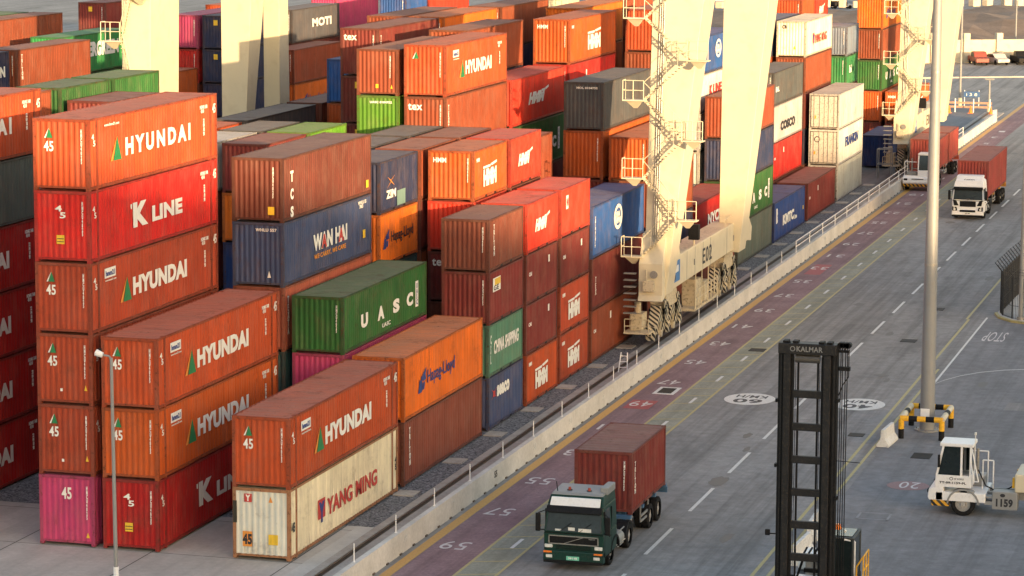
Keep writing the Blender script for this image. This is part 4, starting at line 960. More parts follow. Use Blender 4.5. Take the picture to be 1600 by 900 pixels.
def tractor(loc, lab, paint, roofmat, style, txt_plate=True):
    """european cab-over tractor, front at local y=0 facing -y"""
    t = empty('tractor_truck', loc, lab, 'truck')
    hw = 1.22
    # cab body: slightly tapered shell
    zb, zs, zr = .55, 1.50, 2.92
    cab = MB().hexa([(-hw, 0.0, zb), (hw, 0.0, zb), (hw, 2.15, zb), (-hw, 2.15, zb)], [(-hw, -.02, zs), (hw, -.02, zs), (hw, 2.15, zs), (-hw, 2.15, zs)])
    cab.hexa([(-hw, -.02, zs), (hw, -.02, zs), (hw, 2.15, zs), (-hw, 2.15, zs)], [(-hw + .07, .26, zr - .35), (hw - .07, .26, zr - .35), (hw - .05, 2.15, zr - .35), (-hw + .05, 2.15, zr - .35)])
    cab.hexa([(-hw + .07, .26, zr - .35), (hw - .07, .26, zr - .35), (hw - .05, 2.15, zr - .35), (-hw + .05, 2.15, zr - .35)], [(-hw + .14, .50, zr), (hw - .14, .50, zr), (hw - .10, 2.12, zr + .06), (-hw + .10, 2.12, zr + .06)])
    cab.build('cab', paint, t, .04)
    MB().hexa([(-hw + .16, .48, zr), (hw - .16, .48, zr), (hw - .14, 2.1, zr + .055), (-hw + .14, 2.1, zr + .055)], [(-hw + .22, .58, zr + .10), (hw - .22, .58, zr + .10), (hw - .2, 2.05, zr + .14), (-hw + .2, 2.05, zr + .14)]).build('roof', roofmat, t, .03)
    # windscreen, sides
    MB().hexa([(-hw + .10, -.035, zs + .06), (hw - .10, -.035, zs + .06), (hw - .10, .03, zs + .06), (-hw + .10, .03, zs + .06)], [(-hw + .16, .20, zr - .48), (hw - .16, .20, zr - .48), (hw - .16, .27, zr - .48), (-hw + .16, .27, zr - .48)]).build('windscreen', GLASS2, t, .01)
    for s in (-1, 1):
        a, b = sorted((s * (hw - .06), s * (hw + .004)))
        MB().hexa([(a, .28, zs + .08), (b, .28, zs + .08), (b, 1.18, zs + .08), (a, 1.18, zs + .08)], [(a - s * .045, .42, zr - .50), (b - s * .045, .42, zr - .50), (b - s * .045, 1.10, zr - .50), (a - s * .045, 1.10, zr - .50)]).build('side_window', GLASS, t)
        MB().box(a - .003, .2, .75, b + .003, .215, zs + .9).build('door_gap', BLACK, t); MB().box(a - .003, 1.3, .75, b + .003, 1.315, zs + .9).build('door_gap', BLACK, t)
        MB().box(min(s * hw, s * (hw + .03)), .9, zs - .25, max(s * hw, s * (hw + .03)), 1.1, zs - .20).build('door_handle', BLACK, t)
        # mirrors
        m = MB(); m.box(min(s * (hw + .10), s * (hw + .30)), -.22, zs + .05, max(s * (hw + .10), s * (hw + .30)), -.08, zs + .78)
        mm = m.build('mirror', BLACK, t, .04)
        MB().path([(s * (hw - .05), .2, zs + .85), (s * (hw + .2), -.12, zs + .78)], .02).path([(s * (hw - .02), .15, zs + .05), (s * (hw + .2), -.12, zs + .1)], .02).build('bracket', BLACK, mm)
        # wheel arch and step
        MB().prism([(1.9 + .72 * math.cos(q), .5 + .62 * math.sin(q)) for q in [math.pi * k / 10 for k in range(11)]] + [(1.9 - .62, .5)] + [(1.9 + .62 * math.cos(q), .5 + .52 * math.sin(q)) for q in [math.pi * (9 - k) / 10 for k in range(9)]] + [(1.9 + .62, .5)], 'x', min(s * (hw - .3), s * (hw + .02)), max(s * (hw - .3), s * (hw + .02))).build('wheel_arch', BLACK, t)
        MB().box(min(s * (hw - .25), s * (hw)), .85, .35, max(s * (hw - .25), s * hw), 1.15, .42).build('step', BLACK, t)
    for x in (-.55, .25): MB().path([(x, -.06, zs + .08), (x + .45, .02, zs + .42)], .012, 5).build('wiper', BLACK, t)
    MB().box(-hw + .02, -.03, zs - .03, hw - .02, -.005, zs - .005).build('panel_gap', BLACK, t)
    # bumper, grille, lamps
    bump_m = paint
    MB().box(-hw, -.12, .32, hw, .3, .80).build('bumper', bump_m, t, .05)
    if style != 'green': MB().box(-hw + .02, -.125, .24, hw - .02, .2, .40).build('spoiler', BLACK, t, .02)
    if style == 'green':
        MB().box(-hw + .02, -.14, .30, hw - .02, -.02, .42).build('spoiler', BLACK, t, .02)
        MB().box(-.98, -.045, 1.08, .98, -.012, 1.38).build('grille', BLACK, t, .02)
        fr = MB(); fr.box(-1.02, -.055, 1.36, 1.02, -.015, 1.40); fr.box(-1.02, -.055, 1.04, 1.02, -.015, 1.08); fr.box(-1.02, -.055, 1.04, -.98, -.015, 1.40); fr.box(.98, -.055, 1.04, 1.02, -.015, 1.40)
        fr.hexa([(-.42, -.06, 1.08), (-.36, -.06, 1.08), (-.36, -.04, 1.08), (-.42, -.04, 1.08)], [(.36, -.06, 1.36), (.42, -.06, 1.36), (.42, -.04, 1.36), (.36, -.04, 1.36)])
        fr.build('grille_frame', STEEL, t)
        g2 = MB()
        for k in range(4): g2.box(-.7, -.03, .84 + k * .05, .7, -.012, .86 + k * .05)
        g2.build('lower_grille', BLACK, t)
        MB().box(-1.04, -.03, zr - .62, 1.04, .20, zr - .55).build('visor_edge', BLACK, t)
        MB().hexa([(-1.12, -.10, zr - .58), (1.12, -.10, zr - .58), (1.12, .1, zr - .58), (-1.12, .1, zr - .58)], [(-1.12, .05, zr - .36), (1.12, .05, zr - .36), (1.12, .22, zr - .36), (-1.12, .22, zr - .36)]).build('sun_visor', BLACK, t, .02)
        MB().hexa([(-1.02, .13, zr - .36), (1.02, .13, zr - .36), (1.02, .2, zr - .36), (-1.02, .2, zr - .36)], [(-1.00, .33, zr - .06), (1.00, .33, zr - .06), (1.00, .42, zr - .06), (-1.00, .42, zr - .06)]).build('name_board', WHITE, t, .02)
        put_text('VOLVO', STEEL, t, 'F', .62, 1.29, .26, .05, -.058, bold=.03)
        for x in (-.42, .38):
            MB().tube((x, .95, zr + .08), (x, .95, zr + .13), .11, n=12).build('beacon_base', BLACK, t); MB().tube((x, .95, zr + .12), (x, .95, zr + .24), .065, .05, n=12).build('beacon', flat('dusty_red_lamp', (.32, .05, .03), .5), t)
        MB().path([(-.85, .7, zr + .1), (-.88, .62, zr + .5)], .02).build('aerial', BLACK, t)
        MB().box(-.95, .25, zs + .10, .95, .27, zs + .12).build('dashboard_edge', BLACK, t)
        pp = MB(); pp.box(.2, -.045, zs + .08, .72, -.036, zs + .22); pp.box(-.22, -.04, zs + .12, .05, -.034, zs + .24); pp.box(-.75, -.045, zs + .08, -.5, -.036, zs + .16); pp.build('papers', LAMP, t)
        MB().box(hw - .38, .9, zr + .0, hw - .06, 2.12, zr + .30).build('air_deflector', roofmat, t, .04)
    else:
        MB().box(-.62, -.06, 1.02, .62, -.0, 1.45).build('grille', BLACK, t, .06); MB().box(-.62, -.15, .60, .62, -.05, .78).build('lower_grille', BLACK, t, .05)
        for s in (-1, 1):
            MB().prism([(s * .70, 1.10), (s * 1.05, 1.10), (s * 1.15, 1.55), (s * .9, 1.5)][::s], 'y', -.05, -.01).build('air_slot', BLACK, t)
            MB().prism([(s * .78, .70), (s * 1.18, .70), (s * 1.18, 1.02), (s * .85, .98)][::s], 'y', -.14, -.06).build('lamp_housing', BLACK, t)
        put_shape(ELL(), LK, t, 'F', -.16, 1.55, .32, .14, -.035, 'badge')
        MB().box(-hw + .1, -.04, zr - .60, hw - .1, .22, zr - .38).build('sun_visor', BLACK, t, .03)
        MB().hexa([(-1.1, .28, zr - .32), (1.1, .28, zr - .32), (1.1, .5, zr - .32), (-1.1, .5, zr - .32)], [(-1.02, 1.1, zr + .42), (1.02, 1.1, zr + .42), (1.02, 2.0, zr + .42), (-1.02, 2.0, zr + .42)]).build('roof_fairing', WHITE, t, .08)
        put_text('CARGO', LK, t, 'F', -.42, zr + .08, .84, .1, .62, bold=.04)
    for s in (-1, 1):
        if style == 'green':
            MB().box(min(s * .86, s * 1.18), -.05, .88, max(s * .86, s * 1.18), .03, 1.02).build('headlight', LAMP, t, .02)
            MB().box(min(s * .86, s * 1.20), -.14, .70, max(s * .86, s * 1.20), -.11, .77).build('indicator', ORL, t)
            MB().box(min(s * .84, s * 1.10), -.14, .50, max(s * .84, s * 1.10), -.11, .62).build('fog_lamp', LAMP, t, .02)
        else:
            MB().tube((s * 1.0, -.17, .82), (s * 1.0, -.13, .82), .09, n=12).build('headlight', LAMP, t)
            MB().tube((s * 1.03, -.17, .98), (s * 1.03, -.13, .98), .06, n=12).build('headlight', LAMP, t)
    MB().box(-.26, -.145, .44, .26, -.122, .60).build('licence_plate', flat('green_white_plate', (.15, .55, .40), .5) if style == 'green' else LW, t)
    put_text('39148', LW if style == 'green' else LK, t, 'F', -.18, .48, .36, .08, -.150, bold=.03)
    # chassis
    ch = MB()
    for s in (-1, 1): ch.box(min(s * .34, s * .46), .8, .62, max(s * .34, s * .46), 5.7, .86)
    for y in (2.6, 3.4, 4.9, 5.6): ch.box(-.34, y, .66, .34, y + .12, .82)
    ch.build('chassis', flat('pale_chassis_paint', (.42, .40, .37), .6) if style == 'green' else BLACK, t)
    MB().box(-.45, 3.7, .88, .45, 4.7, 1.0).prism([(-.5, 3.75), (.5, 3.75), (.35, 4.75), (-.35, 4.75)], 'z', 1.0, 1.06).build('fifth_wheel', STEEL if style != 'green' else REDO, t, .02)
    for s in (-1, 1):
        MB().tube((s * .95, 2.55, .70), (s * .95, 3.45, .70), .27, n=16).build('fuel_tank', GALV, t)
        MB().path([(s * 1.15, 2.4, 1.05), (s * 1.15, 3.6, 1.05)], .03).path([(s * 1.15, 2.5, .45), (s * 1.15, 3.5, .45)], .03).build('side_rail', GALV, t)
    MB().box(-1.0, 2.25, .9, -.4, 2.5, 2.6).build('air_intake', BLACK, t, .03)
    if style == 'green':
        PCH = flat('pale_chassis_paint', (.42, .40, .37), .6)
        for s in (-1, 1):
            MB().box(min(s * .5, s * .8), 3.55, .62, max(s * .5, s * .8), 3.9, .95).build('air_tank', PCH, t, .05)
            MB().path([(s * 1.12, 2.3, .55), (s * 1.12, 3.9, .50), (s * 1.0, 5.2, .60)], .045).build('side_bar', PCH, t)
            MB().path([(s * .95, 5.15, .55), (s * 1.1, 5.2, 1.15), (s * .6, 5.2, 1.15)], .04).build('lamp_bracket', PCH, t)
        MB().box(-.9, 2.5, .98, .9, 3.4, 1.03).build('catwalk', PCH, t)
        MB().tube((.5, 2.4, 1.5), (.5, 2.4, 1.5 + .01), .1).path([(.3, 2.2, 1.7), (.35, 2.9, 1.2), (.1, 3.6, 1.15), (.2, 4.6, 1.3)], .025).build('air_hose', REDL, t)
    axle(t, 1.9 - .55 + .0, .5, .30, 1.2, None, False)
    axle(t, 4.45, .5, .29, 1.2)
    for s in (-1, 1):
        MB().prism([(4.45 + .66 * math.cos(q), .52 + .60 * math.sin(q)) for q in [math.pi * k / 10 for k in range(11)]] + [(4.45 - .60 + 1.2 * (k / 8), .52 + .54 * math.sin(math.pi * (1 - k / 8))) for k in range(9)], 'x', min(s * .62, s * 1.18), max(s * .62, s * 1.18)).build('mudguard', BLACK, t)
    return t

def skeletal_trailer(loc, length, lab, framemat, axles, kz=1.18):
    t = empty('container_trailer', loc, lab, 'trailer')
    m = MB()
    for s in (-1, 1): m.box(min(s * .38, s * .52), -.2, kz - .32, max(s * .38, s * .52), length, kz - .06)
    m.build('chassis', framemat, t)
    for y in (0.0, length * .33, length * .66, length - .25): MB().box(-1.2, y, kz - .16, 1.2, y + .22, kz - .01).build('cross_member', framemat, t)
    for s in (-1, 1):
        g = MB(); 
        for z in (kz - .50, kz - .72): g.box(min(s * 1.12, s * 1.17), length * .30, z, max(s * 1.12, s * 1.17), length * .30 + 1.6, z + .09)
        for y in (length * .30 + .1, length * .30 + 1.45): g.box(min(s * 1.08, s * 1.13), y, kz - .75, max(s * 1.08, s * 1.13), y + .07, kz - .05)
        g.build('side_guard', GALV, t)
        MB().box(min(s * .55, s * .7), 1.15, .25, max(s * .55, s * .7), 1.3, kz - .1).box(min(s * .5, s * .75), 1.08, .2, max(s * .5, s * .75), 1.38, .27).build('landing_leg', framemat, t)
    for y in axles: axle(t, y, .52, .30, 1.22)
    MB().box(-1.2, length - .02, kz - .42, 1.2, length + .1, kz - .15).build('rear_bumper', framemat, t)
    for s in (-1, 1): MB().box(min(s * .85, s * 1.1), length + .1, kz - .36, max(s * .85, s * 1.1), length + .12, kz - .22).build('tail_light', REDL, t)
    return t
def loose_container(x, y, z, L, H, col, rec, lab):
    t = empty('shipping_container', (x, y, z), lab, 'container')
    col4 = jit(C_[col][0], .03)
    for nm, me in container_meshes(L, H):
        o = link(nm, me, t); o.color = tuple(v * .8 for v in col4[:3]) + (1,) if nm == 'frame' else col4
    if rec: rec(t, L, H)
    return t

# green tractor with a 20 foot box
tractor((11.13, 2.05, 0), 'dark green cab-over tractor with grey roof and white name board, front left of the road', TGREEN, GALV, 'green')
skeletal_trailer((11.13, 6.6, 0), 6.6, 'blue and grey skeletal trailer coupled to the dark green tractor', BLUEST, (3.55, 5.0), 1.30)
loose_container(11.13, 6.7, 1.31, L20, ST, 'dr', vtext('TRITON', a=.45, z=.30, h=.52), 'maroon short container carried on the trailer of the dark green tractor')
# white tractor with a 40 foot box
tractor((11.65, 119.2, 0), 'white cab-over tractor with roof fairing driving towards the camera on the far road', WHITE, WHITE, 'white')
skeletal_trailer((11.65, 121.9, 0), 12.4, 'orange-brown skeletal trailer coupled to the white tractor', flat('orange_chassis_paint', (.42, .20, .04), .6), (8.6, 9.9, 11.2), 1.42)
loose_container(11.65, 122.0, 1.43, L40, HC, 'mr', None, 'red container carried on the trailer of the white tractor')
put_shape(SQ(), LW, bpy.data.objects[-1] if False else None, 'R', 122.8, 3.1, .7, .7, 11.65 + PR + .004, 'white_door_sticker') if False else None

def terminal_tractor(loc, rz, lab, num, regtxt):
    """yard tractor with an offset one-man cab, front at y=0 facing -y, cab on its left side (+x)"""
    t = empty('terminal_tractor', loc, lab, 'yard tractor', None, rz)
    hw = 1.25
    MB().box(-hw, .25, .62, hw, 2.4, 1.02).build('front_deck', WHITE, t, .04)
    MB().prism([(0.0, .62), (-.08, .75), (-.02, 1.12), (.35, 1.28), (.6, 1.28), (.6, .62)], 'x', -hw, hw).build('bonnet', WHITE, t, .04)
    MB().hexa([(-hw + .02, .12, .38), (hw - .02, .12, .38), (hw - .02, .85, .38), (-hw + .02, .85, .38)], [(-hw, .0, .80), (hw, .0, .80), (hw, .85, .80), (-hw, .85, .80)]).build('bumper', HAZ_YK, t, .02)
    MB().box(-.5, -.075, 1.0, .5, -.05, 1.06).build('grille', BLACK, t)
    for s in (-1, 1): MB().box(min(s * .85, s * 1.15), -.10, .92, max(s * .85, s * 1.15), -.04, 1.08).build('headlight', BLACK, t, .02)
    # cab
    cx0, cx1 = -.05, hw
    cab = MB()
    cab.hexa([(cx0, .22, 1.22), (cx1, .22, 1.22), (cx1, 1.78, 1.22), (cx0, 1.78, 1.22)], [(cx0, .26, 1.75), (cx1, .26, 1.75), (cx1, 1.78, 1.75), (cx0, 1.78, 1.75)])
    cab.build('cab', WHITE, t, .03)
    for (x, y) in ((cx0, .26), (cx1 - .09, .26), (cx0, 1.69), (cx1 - .09, 1.69), (cx1 - .09, 1.30), (cx0, 1.30)):
        sh = .26 if y < 1 else 0
        MB().hexa([(x, y, 1.75), (x + .09, y, 1.75), (x + .09, y + .09, 1.75), (x, y + .09, 1.75)], [(x, y + sh, 3.02), (x + .09, y + sh, 3.02), (x + .09, y + sh + .09, 3.02), (x, y + sh + .09, 3.02)]).build('cab_pillar', WHITE, t)
    MB().box(cx0 - .02, .42, 3.0, cx1 + .02, 1.86, 3.16).build('roof', WHITE, t, .04)
    gl = MB(); gl.hexa([(cx0 + .07, .29, 1.76), (cx1 - .07, .29, 1.76), (cx1 - .07, .33, 1.76), (cx0 + .07, .33, 1.76)], [(cx0 + .07, .54, 3.0), (cx1 - .07, .54, 3.0), (cx1 - .07, .58, 3.0), (cx0 + .07, .58, 3.0)])
    gl.build('windscreen', GLASS, t)
    MB().prism([(.36, 1.76), (1.32, 1.76), (1.32, 3.0), (.60, 3.0)], 'x', cx1 - .06, cx1 - .03).build('side_window', GLASS, t)
    MB().prism([(.36, 1.76), (1.68, 1.76), (1.68, 3.0), (.60, 3.0)], 'x', cx0 + .03, cx0 + .06).build('side_window', GLASS, t)
    MB().box(cx0 + .1, 1.72, 1.8, cx1 - .1, 1.75, 2.95).build('rear_window', GLASS, t)
    MB().path([(cx1 - .02, 1.78, 2.95), (cx1 + .05, 2.1, 1.55), (cx1 + .05, 1.9, 1.55), (cx1 + .02, 1.75, 2.4)], .028).build('grab_rail', WHITE, t)
    MB().path([(cx0 + .3, 2.15, 1.05), (cx0 + .3, 2.15, 2.3), (cx0 + .3, 2.6, 2.3), (cx0 + .3, 2.6, 1.05)], .03).build('rear_handrail', WHITE, t)
    MB().path([(-hw + .05, .7, 1.25), (-hw + .05, .7, 2.4), (-.2, .7, 2.4)], .03).path([(-hw + .05, .7, 2.4), (-hw + .05, 2.2, 2.4), (-hw + .05, 2.2, 1.0)], .03).build('deck_handrail', WHITE, t)
    MB().tube((-.75, 1.8, 1.0), (-.75, 1.8, 2.6), .07, n=8).build('exhaust_stack', STEEL, t)
    MB().box(-1.1, 1.1, 1.02, -.25, 2.2, 1.5).build('engine_cover', GALV, t, .04)
    MB().tube((cx1 - .15, 1.9, 3.05), (cx1 - .15, 1.9, 3.55), .02, n=6).tube((cx1 - .15, 1.9, 3.55), (cx1 - .15, 1.9, 3.65), .05, n=8).build('beacon', LAMP, t)
    for s in (-1, 1): MB().box(min(s * 1.3, s * 1.42), .35, 2.1, max(s * 1.3, s * 1.42), .45, 2.65).build('mirror', BLACK, t, .02)
    # wheels, chassis
    axle(t, 1.45, .52, .34, 1.24, None, False)
    for s in (-1, 1):
        MB().prism([(1.45 + .70 * math.cos(q), .52 + .68 * math.sin(q)) for q in [math.pi * k / 10 for k in range(11)]] + [(1.45 - .62, .52)] + [(1.45 + .62 * math.cos(q), .52 + .60 * math.sin(q)) for q in [math.pi * (9 - k) / 10 for k in range(9)]] + [(1.45 + .62, .52)], 'x', min(s * .85, s * 1.28), max(s * .85, s * 1.28)).build('mudguard', GALV, t)
    ch = MB()
    for s in (-1, 1): ch.box(min(s * .35, s * .47), .9, .68, max(s * .35, s * .47), 6.0, .98)
    ch.build('chassis', GALV, t)
    MB().box(.72, 2.35, .55, 1.2, 2.75, .70).box(.75, 2.3, .85, 1.2, 2.7, .92).build('step', GALV, t, .01)
    MB().box(.55, 2.68, .38, 1.22, 3.75, 1.15).build('battery_box', GALV, t, .03)
    put_text(num, LK, t, 'R', 2.85, .50, .72, .36, 1.226, 'fleet_number', bold=.05); put_shape(ELL(), LK, t, 'R', 3.02, .93, .22, .15, 1.226, 'round_emblem')
    put_text(regtxt, LK, t, 'R', .42, 1.38, 1.15, .10, cx1 + .006, bold=.04); put_shape(RINGM(), LK, t, 'R', .85, 1.54, .16, .14, cx1 + .006, 'round_emblem')
    put_text('DP WORLD', LK, t, 'R', 1.05, 1.57, .42, .07, cx1 + .006, bold=.02)
    MB().box(-.5, 4.2, 1.0, .5, 5.2, 1.15).build('fifth_wheel', STEEL, t, .03)
    MB().path([(.2, 1.95, 1.85), (.35, 2.3, 1.2), (.4, 2.8, 1.0), (.4, 3.3, 1.15), (.4, 3.9, 1.6)], .03).build('air_hose', BLACK, t)
    axle(t, 5.0, .52, .30, 1.24)
    return t
terminal_tractor((23.18, 17.45, 0), R(-90), 'white yard tractor numbered 1159 with striped bumper at the right edge', '1159', 'TT-09-1159-PL')
tr = skeletal_trailer((27.4, 17.45, 0), 9.0, 'cream yard trailer behind yard tractor 1159, nose just in view', CREAMD, (6.0, 7.4), 1.5)
tr.rotation_euler = (0, 0, R(-90)) if False else (0, 0, R(270))
MB().box(-1.2, -.6, 1.15, 1.2, -.1, 1.95).build('headboard', CREAM, tr, .06)
for xx in (-.9, .9): MB().box(xx - .12, -.72, 1.3, xx + .12, -.6, 1.75).build('side_marker', YEL, tr, .02)
terminal_tractor((5.15, 137.2, 0), 0.0, 'white yard tractor with striped bumper driving beside the low wall near the far crane', '1187', 'TT-09-1187-PL')
skeletal_trailer((5.15, 141.0, 0), 13.4, 'long yard trailer behind the far white yard tractor', REDO, (10.5, 12.0), 1.45)
loose_container(5.15, 140.9, 1.46, L20, ST, 'mr', None, 'red short container at the front of the far yard trailer')
loose_container(5.15, 147.6, 1.46, L20, ST, 'mr', None, 'red short container at the rear of the far yard trailer')

# empty container handler: tall black mast in front, cab behind
hd = empty('container_handler', (21.43, -4.0, 0), 'container handler with tall black lifting mast in the right foreground', 'container handler')
H0 = 10.62
GM = flat('greasy_black_steel', (0.016, 0.016, 0.018), 0.5, 0.2, 0.4, 2.5, (0.07, 0.055, 0.04), 0.55, 0.35)
for s in (-1, 1):
    a, b = sorted((s * .60, s * .86)); MB().box(a, -.22, .3, b, .10, H0).build('mast_column', GM, hd, .02)
    a, b = sorted((s * .52, s * .60)); MB().box(a, -.10, .3, b, .16, H0 - .05).build('column_flange', BLACK, hd, .01)
    a, b = sorted((s * .86, s * 1.08)); MB().box(a, -.04, .3, b, .34, H0 - .12).build('inner_column', BLACK, hd, .02)
    MB().box(min(s * .94, s * 1.0), -.07, .3, max(s * .94, s * 1.0), -.04, H0 - .3).build('guide_strip', GM, hd)
    MB().tube((s * .36, .05, .3), (s * .36, .05, H0 - .5), .04, n=8).build('lift_cylinder', BLACK, hd)
    for dx in (-.03, .03): MB().tube((s * .47 + dx, -.02, .3), (s * .47 + dx, -.02, H0 - .5), .012, n=5).build('lift_chain', BLACK, hd)
for k in range(8): MB().box(-.56, -.10, 8.60 - 1.21 * k, .56, .08, 8.88 - 1.21 * k).build('cross_member', GM, hd, .02)
MB().box(-1.06, -.26, H0 - .40, 1.06, .30, H0 + .0).build('top_cross_beam', GM, hd, .03)
for x in (-.8, -.45, .5, .8): MB().box(x - .1, -.2, H0, x + .1, .2, H0 + .08).build('chain_anchor', BLACK, hd, .02)
GT = letter_mat('pale_grey_lettering', (.22, .22, .22))
put_text('KALMAR', GT, hd, 'F', -.38, H0 - .29, .95, .19, -.272, bold=.02); put_shape(RINGM(), GT, hd, 'F', -.62, H0 - .29, .19, .19, -.272, 'round_emblem')
for i, dx in enumerate((1.16, 1.22, 1.33, 1.40)):
    MB().path([(dx, .2, .3), (dx + .02 * math.sin(i * 2), .2, H0 * .5), (dx, .2, H0 - .3), (dx - .04, .15, H0 + .02), (dx - .12, .1, H0 - .25)], .020).build('hydraulic_hose', BLACK, hd)
MB().path([(1.1, .2, H0 - 1.9), (1.25, .2, H0 - 1.5), (1.45, .2, H0 - 1.2), (1.45, .2, H0 - .2)], .02).build('hydraulic_hose', BLACK, hd)
MB().box(1.06, .1, H0 - .98, 1.50, .3, H0 - .84).build('hose_bracket', BLACK, hd); MB().box(1.06, .12, H0 - .32, 1.46, .28, H0 - .24).build('hose_bracket', BLACK, hd)
for dx in (1.14, 1.24, 1.36, 1.44): MB().tube((dx, .05, H0 - .05), (dx, .3, H0 - .05), .11, n=10).build('hose_sheave', BLACK, hd)
MB().tube((-.45, -.05, H0 - .58), (.45, -.05, H0 - .58), .15, n=12).build('chain_roller', flat('oily_steel', (.12, .11, .10), .35, .5), hd)
for s, z in ((-1, 8.4), (1, 8.5), (-1, 6.0), (1, 4.9)):
    MB().box(min(s * 1.08, s * 1.16), -.1, z, max(s * 1.08, s * 1.16), .15, z + .12).build('sensor', BLACK, hd)
MB().path([(-1.06, 0, 3.5), (-1.36, -.05, 3.5)], .025).build('lamp_arm', BLACK, hd); MB().box(-1.46, -.10, 3.44, -1.28, .0, 3.66).build('work_lamp', BLACK, hd, .02)
MB().path([(1.0, 0, 6.35), (1.98, -.05, 6.33)], .015).build('guide_rod', BLACK, hd)
# body behind the mast
MB().box(-.95, 1.2, .55, .95, 6.2, 1.15).build('chassis', flat('dark_grey_machine_paint', (.05, .055, .055), .6), hd, .05)
MB().box(-.85, 1.5, 1.15, .1, 3.0, 1.3).build('deck_plate', WHITE, hd, .02)
MB().box(-1.0, 4.2, 1.15, .5, 6.2, 1.6).build('engine_hood', WHITE, hd, .08)
MB().box(-.5, 3.0, 1.25, .9, 3.4, 1.9).build('air_filter', STEEL, hd, .05)
for y, r in ((1.7, .78), (5.3, .6)):
    for s in (-1, 1): wheel(hd, s * 1.12, y, r, .45, s)
cabm = MB()
x0, x1, y0, y1, z0, z1 = .45, 1.45, 2.2, 3.9, 1.35, 2.95
for (x, y) in ((x0, y0), (x1 - .07, y0), (x0, y1 - .07), (x1 - .07, y1 - .07)): cabm.box(x, y, z0, x + .07, y + .07, z1)
cabm.box(x0, y0, z1 - .02, x1, y1, z1 + .04); cabm.build('cab_frame', flat('dark_grey_machine_paint', (.05, .055, .055), .6), hd, .01)
MB().path([(x1 + .02, y0 + .2, z0), (x1 + .02, y0 + .1, z0 + .5), (x1 + .02, y0 + .1, z1 - .1), (x1 - .35, y0 - .03, z1 - .02)], .035).build('door_rail', WHITE, hd)
MB().box(x0 + .15, y0 + .2, z1 + .04, x1 - .1, y1 - .2, z1 + .07).build('roof_window', GLASS2, hd)
MB().box(x0 + .03, y0 + .02, z0, x1 - .03, y0 + .04, z1 - .02).build('front_window', GLASS, hd)
MB().box(x1 - .05, y0 + .08, z0, x1 - .03, y1 - .08, z1 - .02).build('side_window', GLASS2, hd)
MB().box(x0 + .03, y1 - .04, z0, x1 - .03, y1 - .02, z1 - .02).build('rear_window', GLASS, hd)
MB().box(x0 + .2, y0 + .5, z0, x1 - .2, y1 - .4, z0 + 1.1).build('seat', BLACK, hd, .05)
MB().box(x0 - .02, y0 - .02, z0 - .5, x1 + .02, y1 + .02, z0 + .02).build('cab_base', BLACK, hd, .03)
MB().tube((x0 + .35, y0 + .3, z1 + .05), (x0 + .35, y0 + .3, z1 + .28), .02, n=6).tube((x0 + .25, y0 + .3, z1 + .28), (x0 + .45, y0 + .3, z1 + .28), .02, n=6).build('beacon_post', BLACK, hd)
MB().tube((x0 + .35, y0 + .3, z1 + .29), (x0 + .35, y0 + .3, z1 + .48), .12, .09, n=12).build('beacon', ORL, hd)
for dx in (.1, .6): MB().tube((x0 + dx, y0 + .25, z1 + .22), (x0 + dx, y0 + .35, z1 + .22), .06, n=10).build('work_lamp', LAMP, hd)
rail = MB()
for yy in (y0 + .1, y0 + .7, y0 + 1.3): rail.tube((x1 + .35, yy, .7), (x1 + .35, yy, 2.3), .03, n=6)
for z in (1.2, 1.75, 2.3): rail.tube((x1 + .35, y0 + .1, z), (x1 + .35, y0 + 1.3, z), .03, n=6)
rail.path([(x1 + .1, y0 + .1, .7), (x1 + .1, y0 + .1, 1.9), (x1 + .35, y0 + .1, 2.3)], .03)
rail.build('handrail', YEL, hd)
sp = MB()
for k in range(5): sp.path([(-.3 + k * .2, 1.2, 2.4 + .08 * (k % 2)), (-.25 + k * .2, 1.9, 2.6)], .04)
sp.box(-.2, 1.5, 2.2, .55, 1.7, 2.36); sp.box(-.25, 1.3, 1.8, .4, 1.45, 1.95); sp.path([(-.6, 1.3, 1.3), (-.3, 1.5, 2.3), (.5, 1.5, 2.3)], .05); sp.build('hose_guides', BLACK, hd)

# ------------------------------------------------------------------ street furniture
def jersey(loc, rz, lab, L=2.2):
    m = MB().prism([(-.30, 0), (.30, 0), (.30, .12), (.12, .38), (.08, .85), (-.08, .85), (-.12, .38), (-.30, .12)], 'y', 0, L)
    o = m.build('concrete_barrier', WHITEC, None, .02, loc); o.rotation_euler = (0, 0, rz)
    return tag(o, lab, 'barrier', 'white concrete road barriers')
jersey((19.05, 29.8, 0), R(-4), 'white concrete barrier beside the striped pipe guard', 2.1)
jersey((19.2, 9.5, 0), R(2), 'white concrete barrier seen through the black mast, farther one', 2.6)
jersey((19.35, 5.3, 0), R(-3), 'white concrete barrier seen through the black mast, nearer one', 2.6)

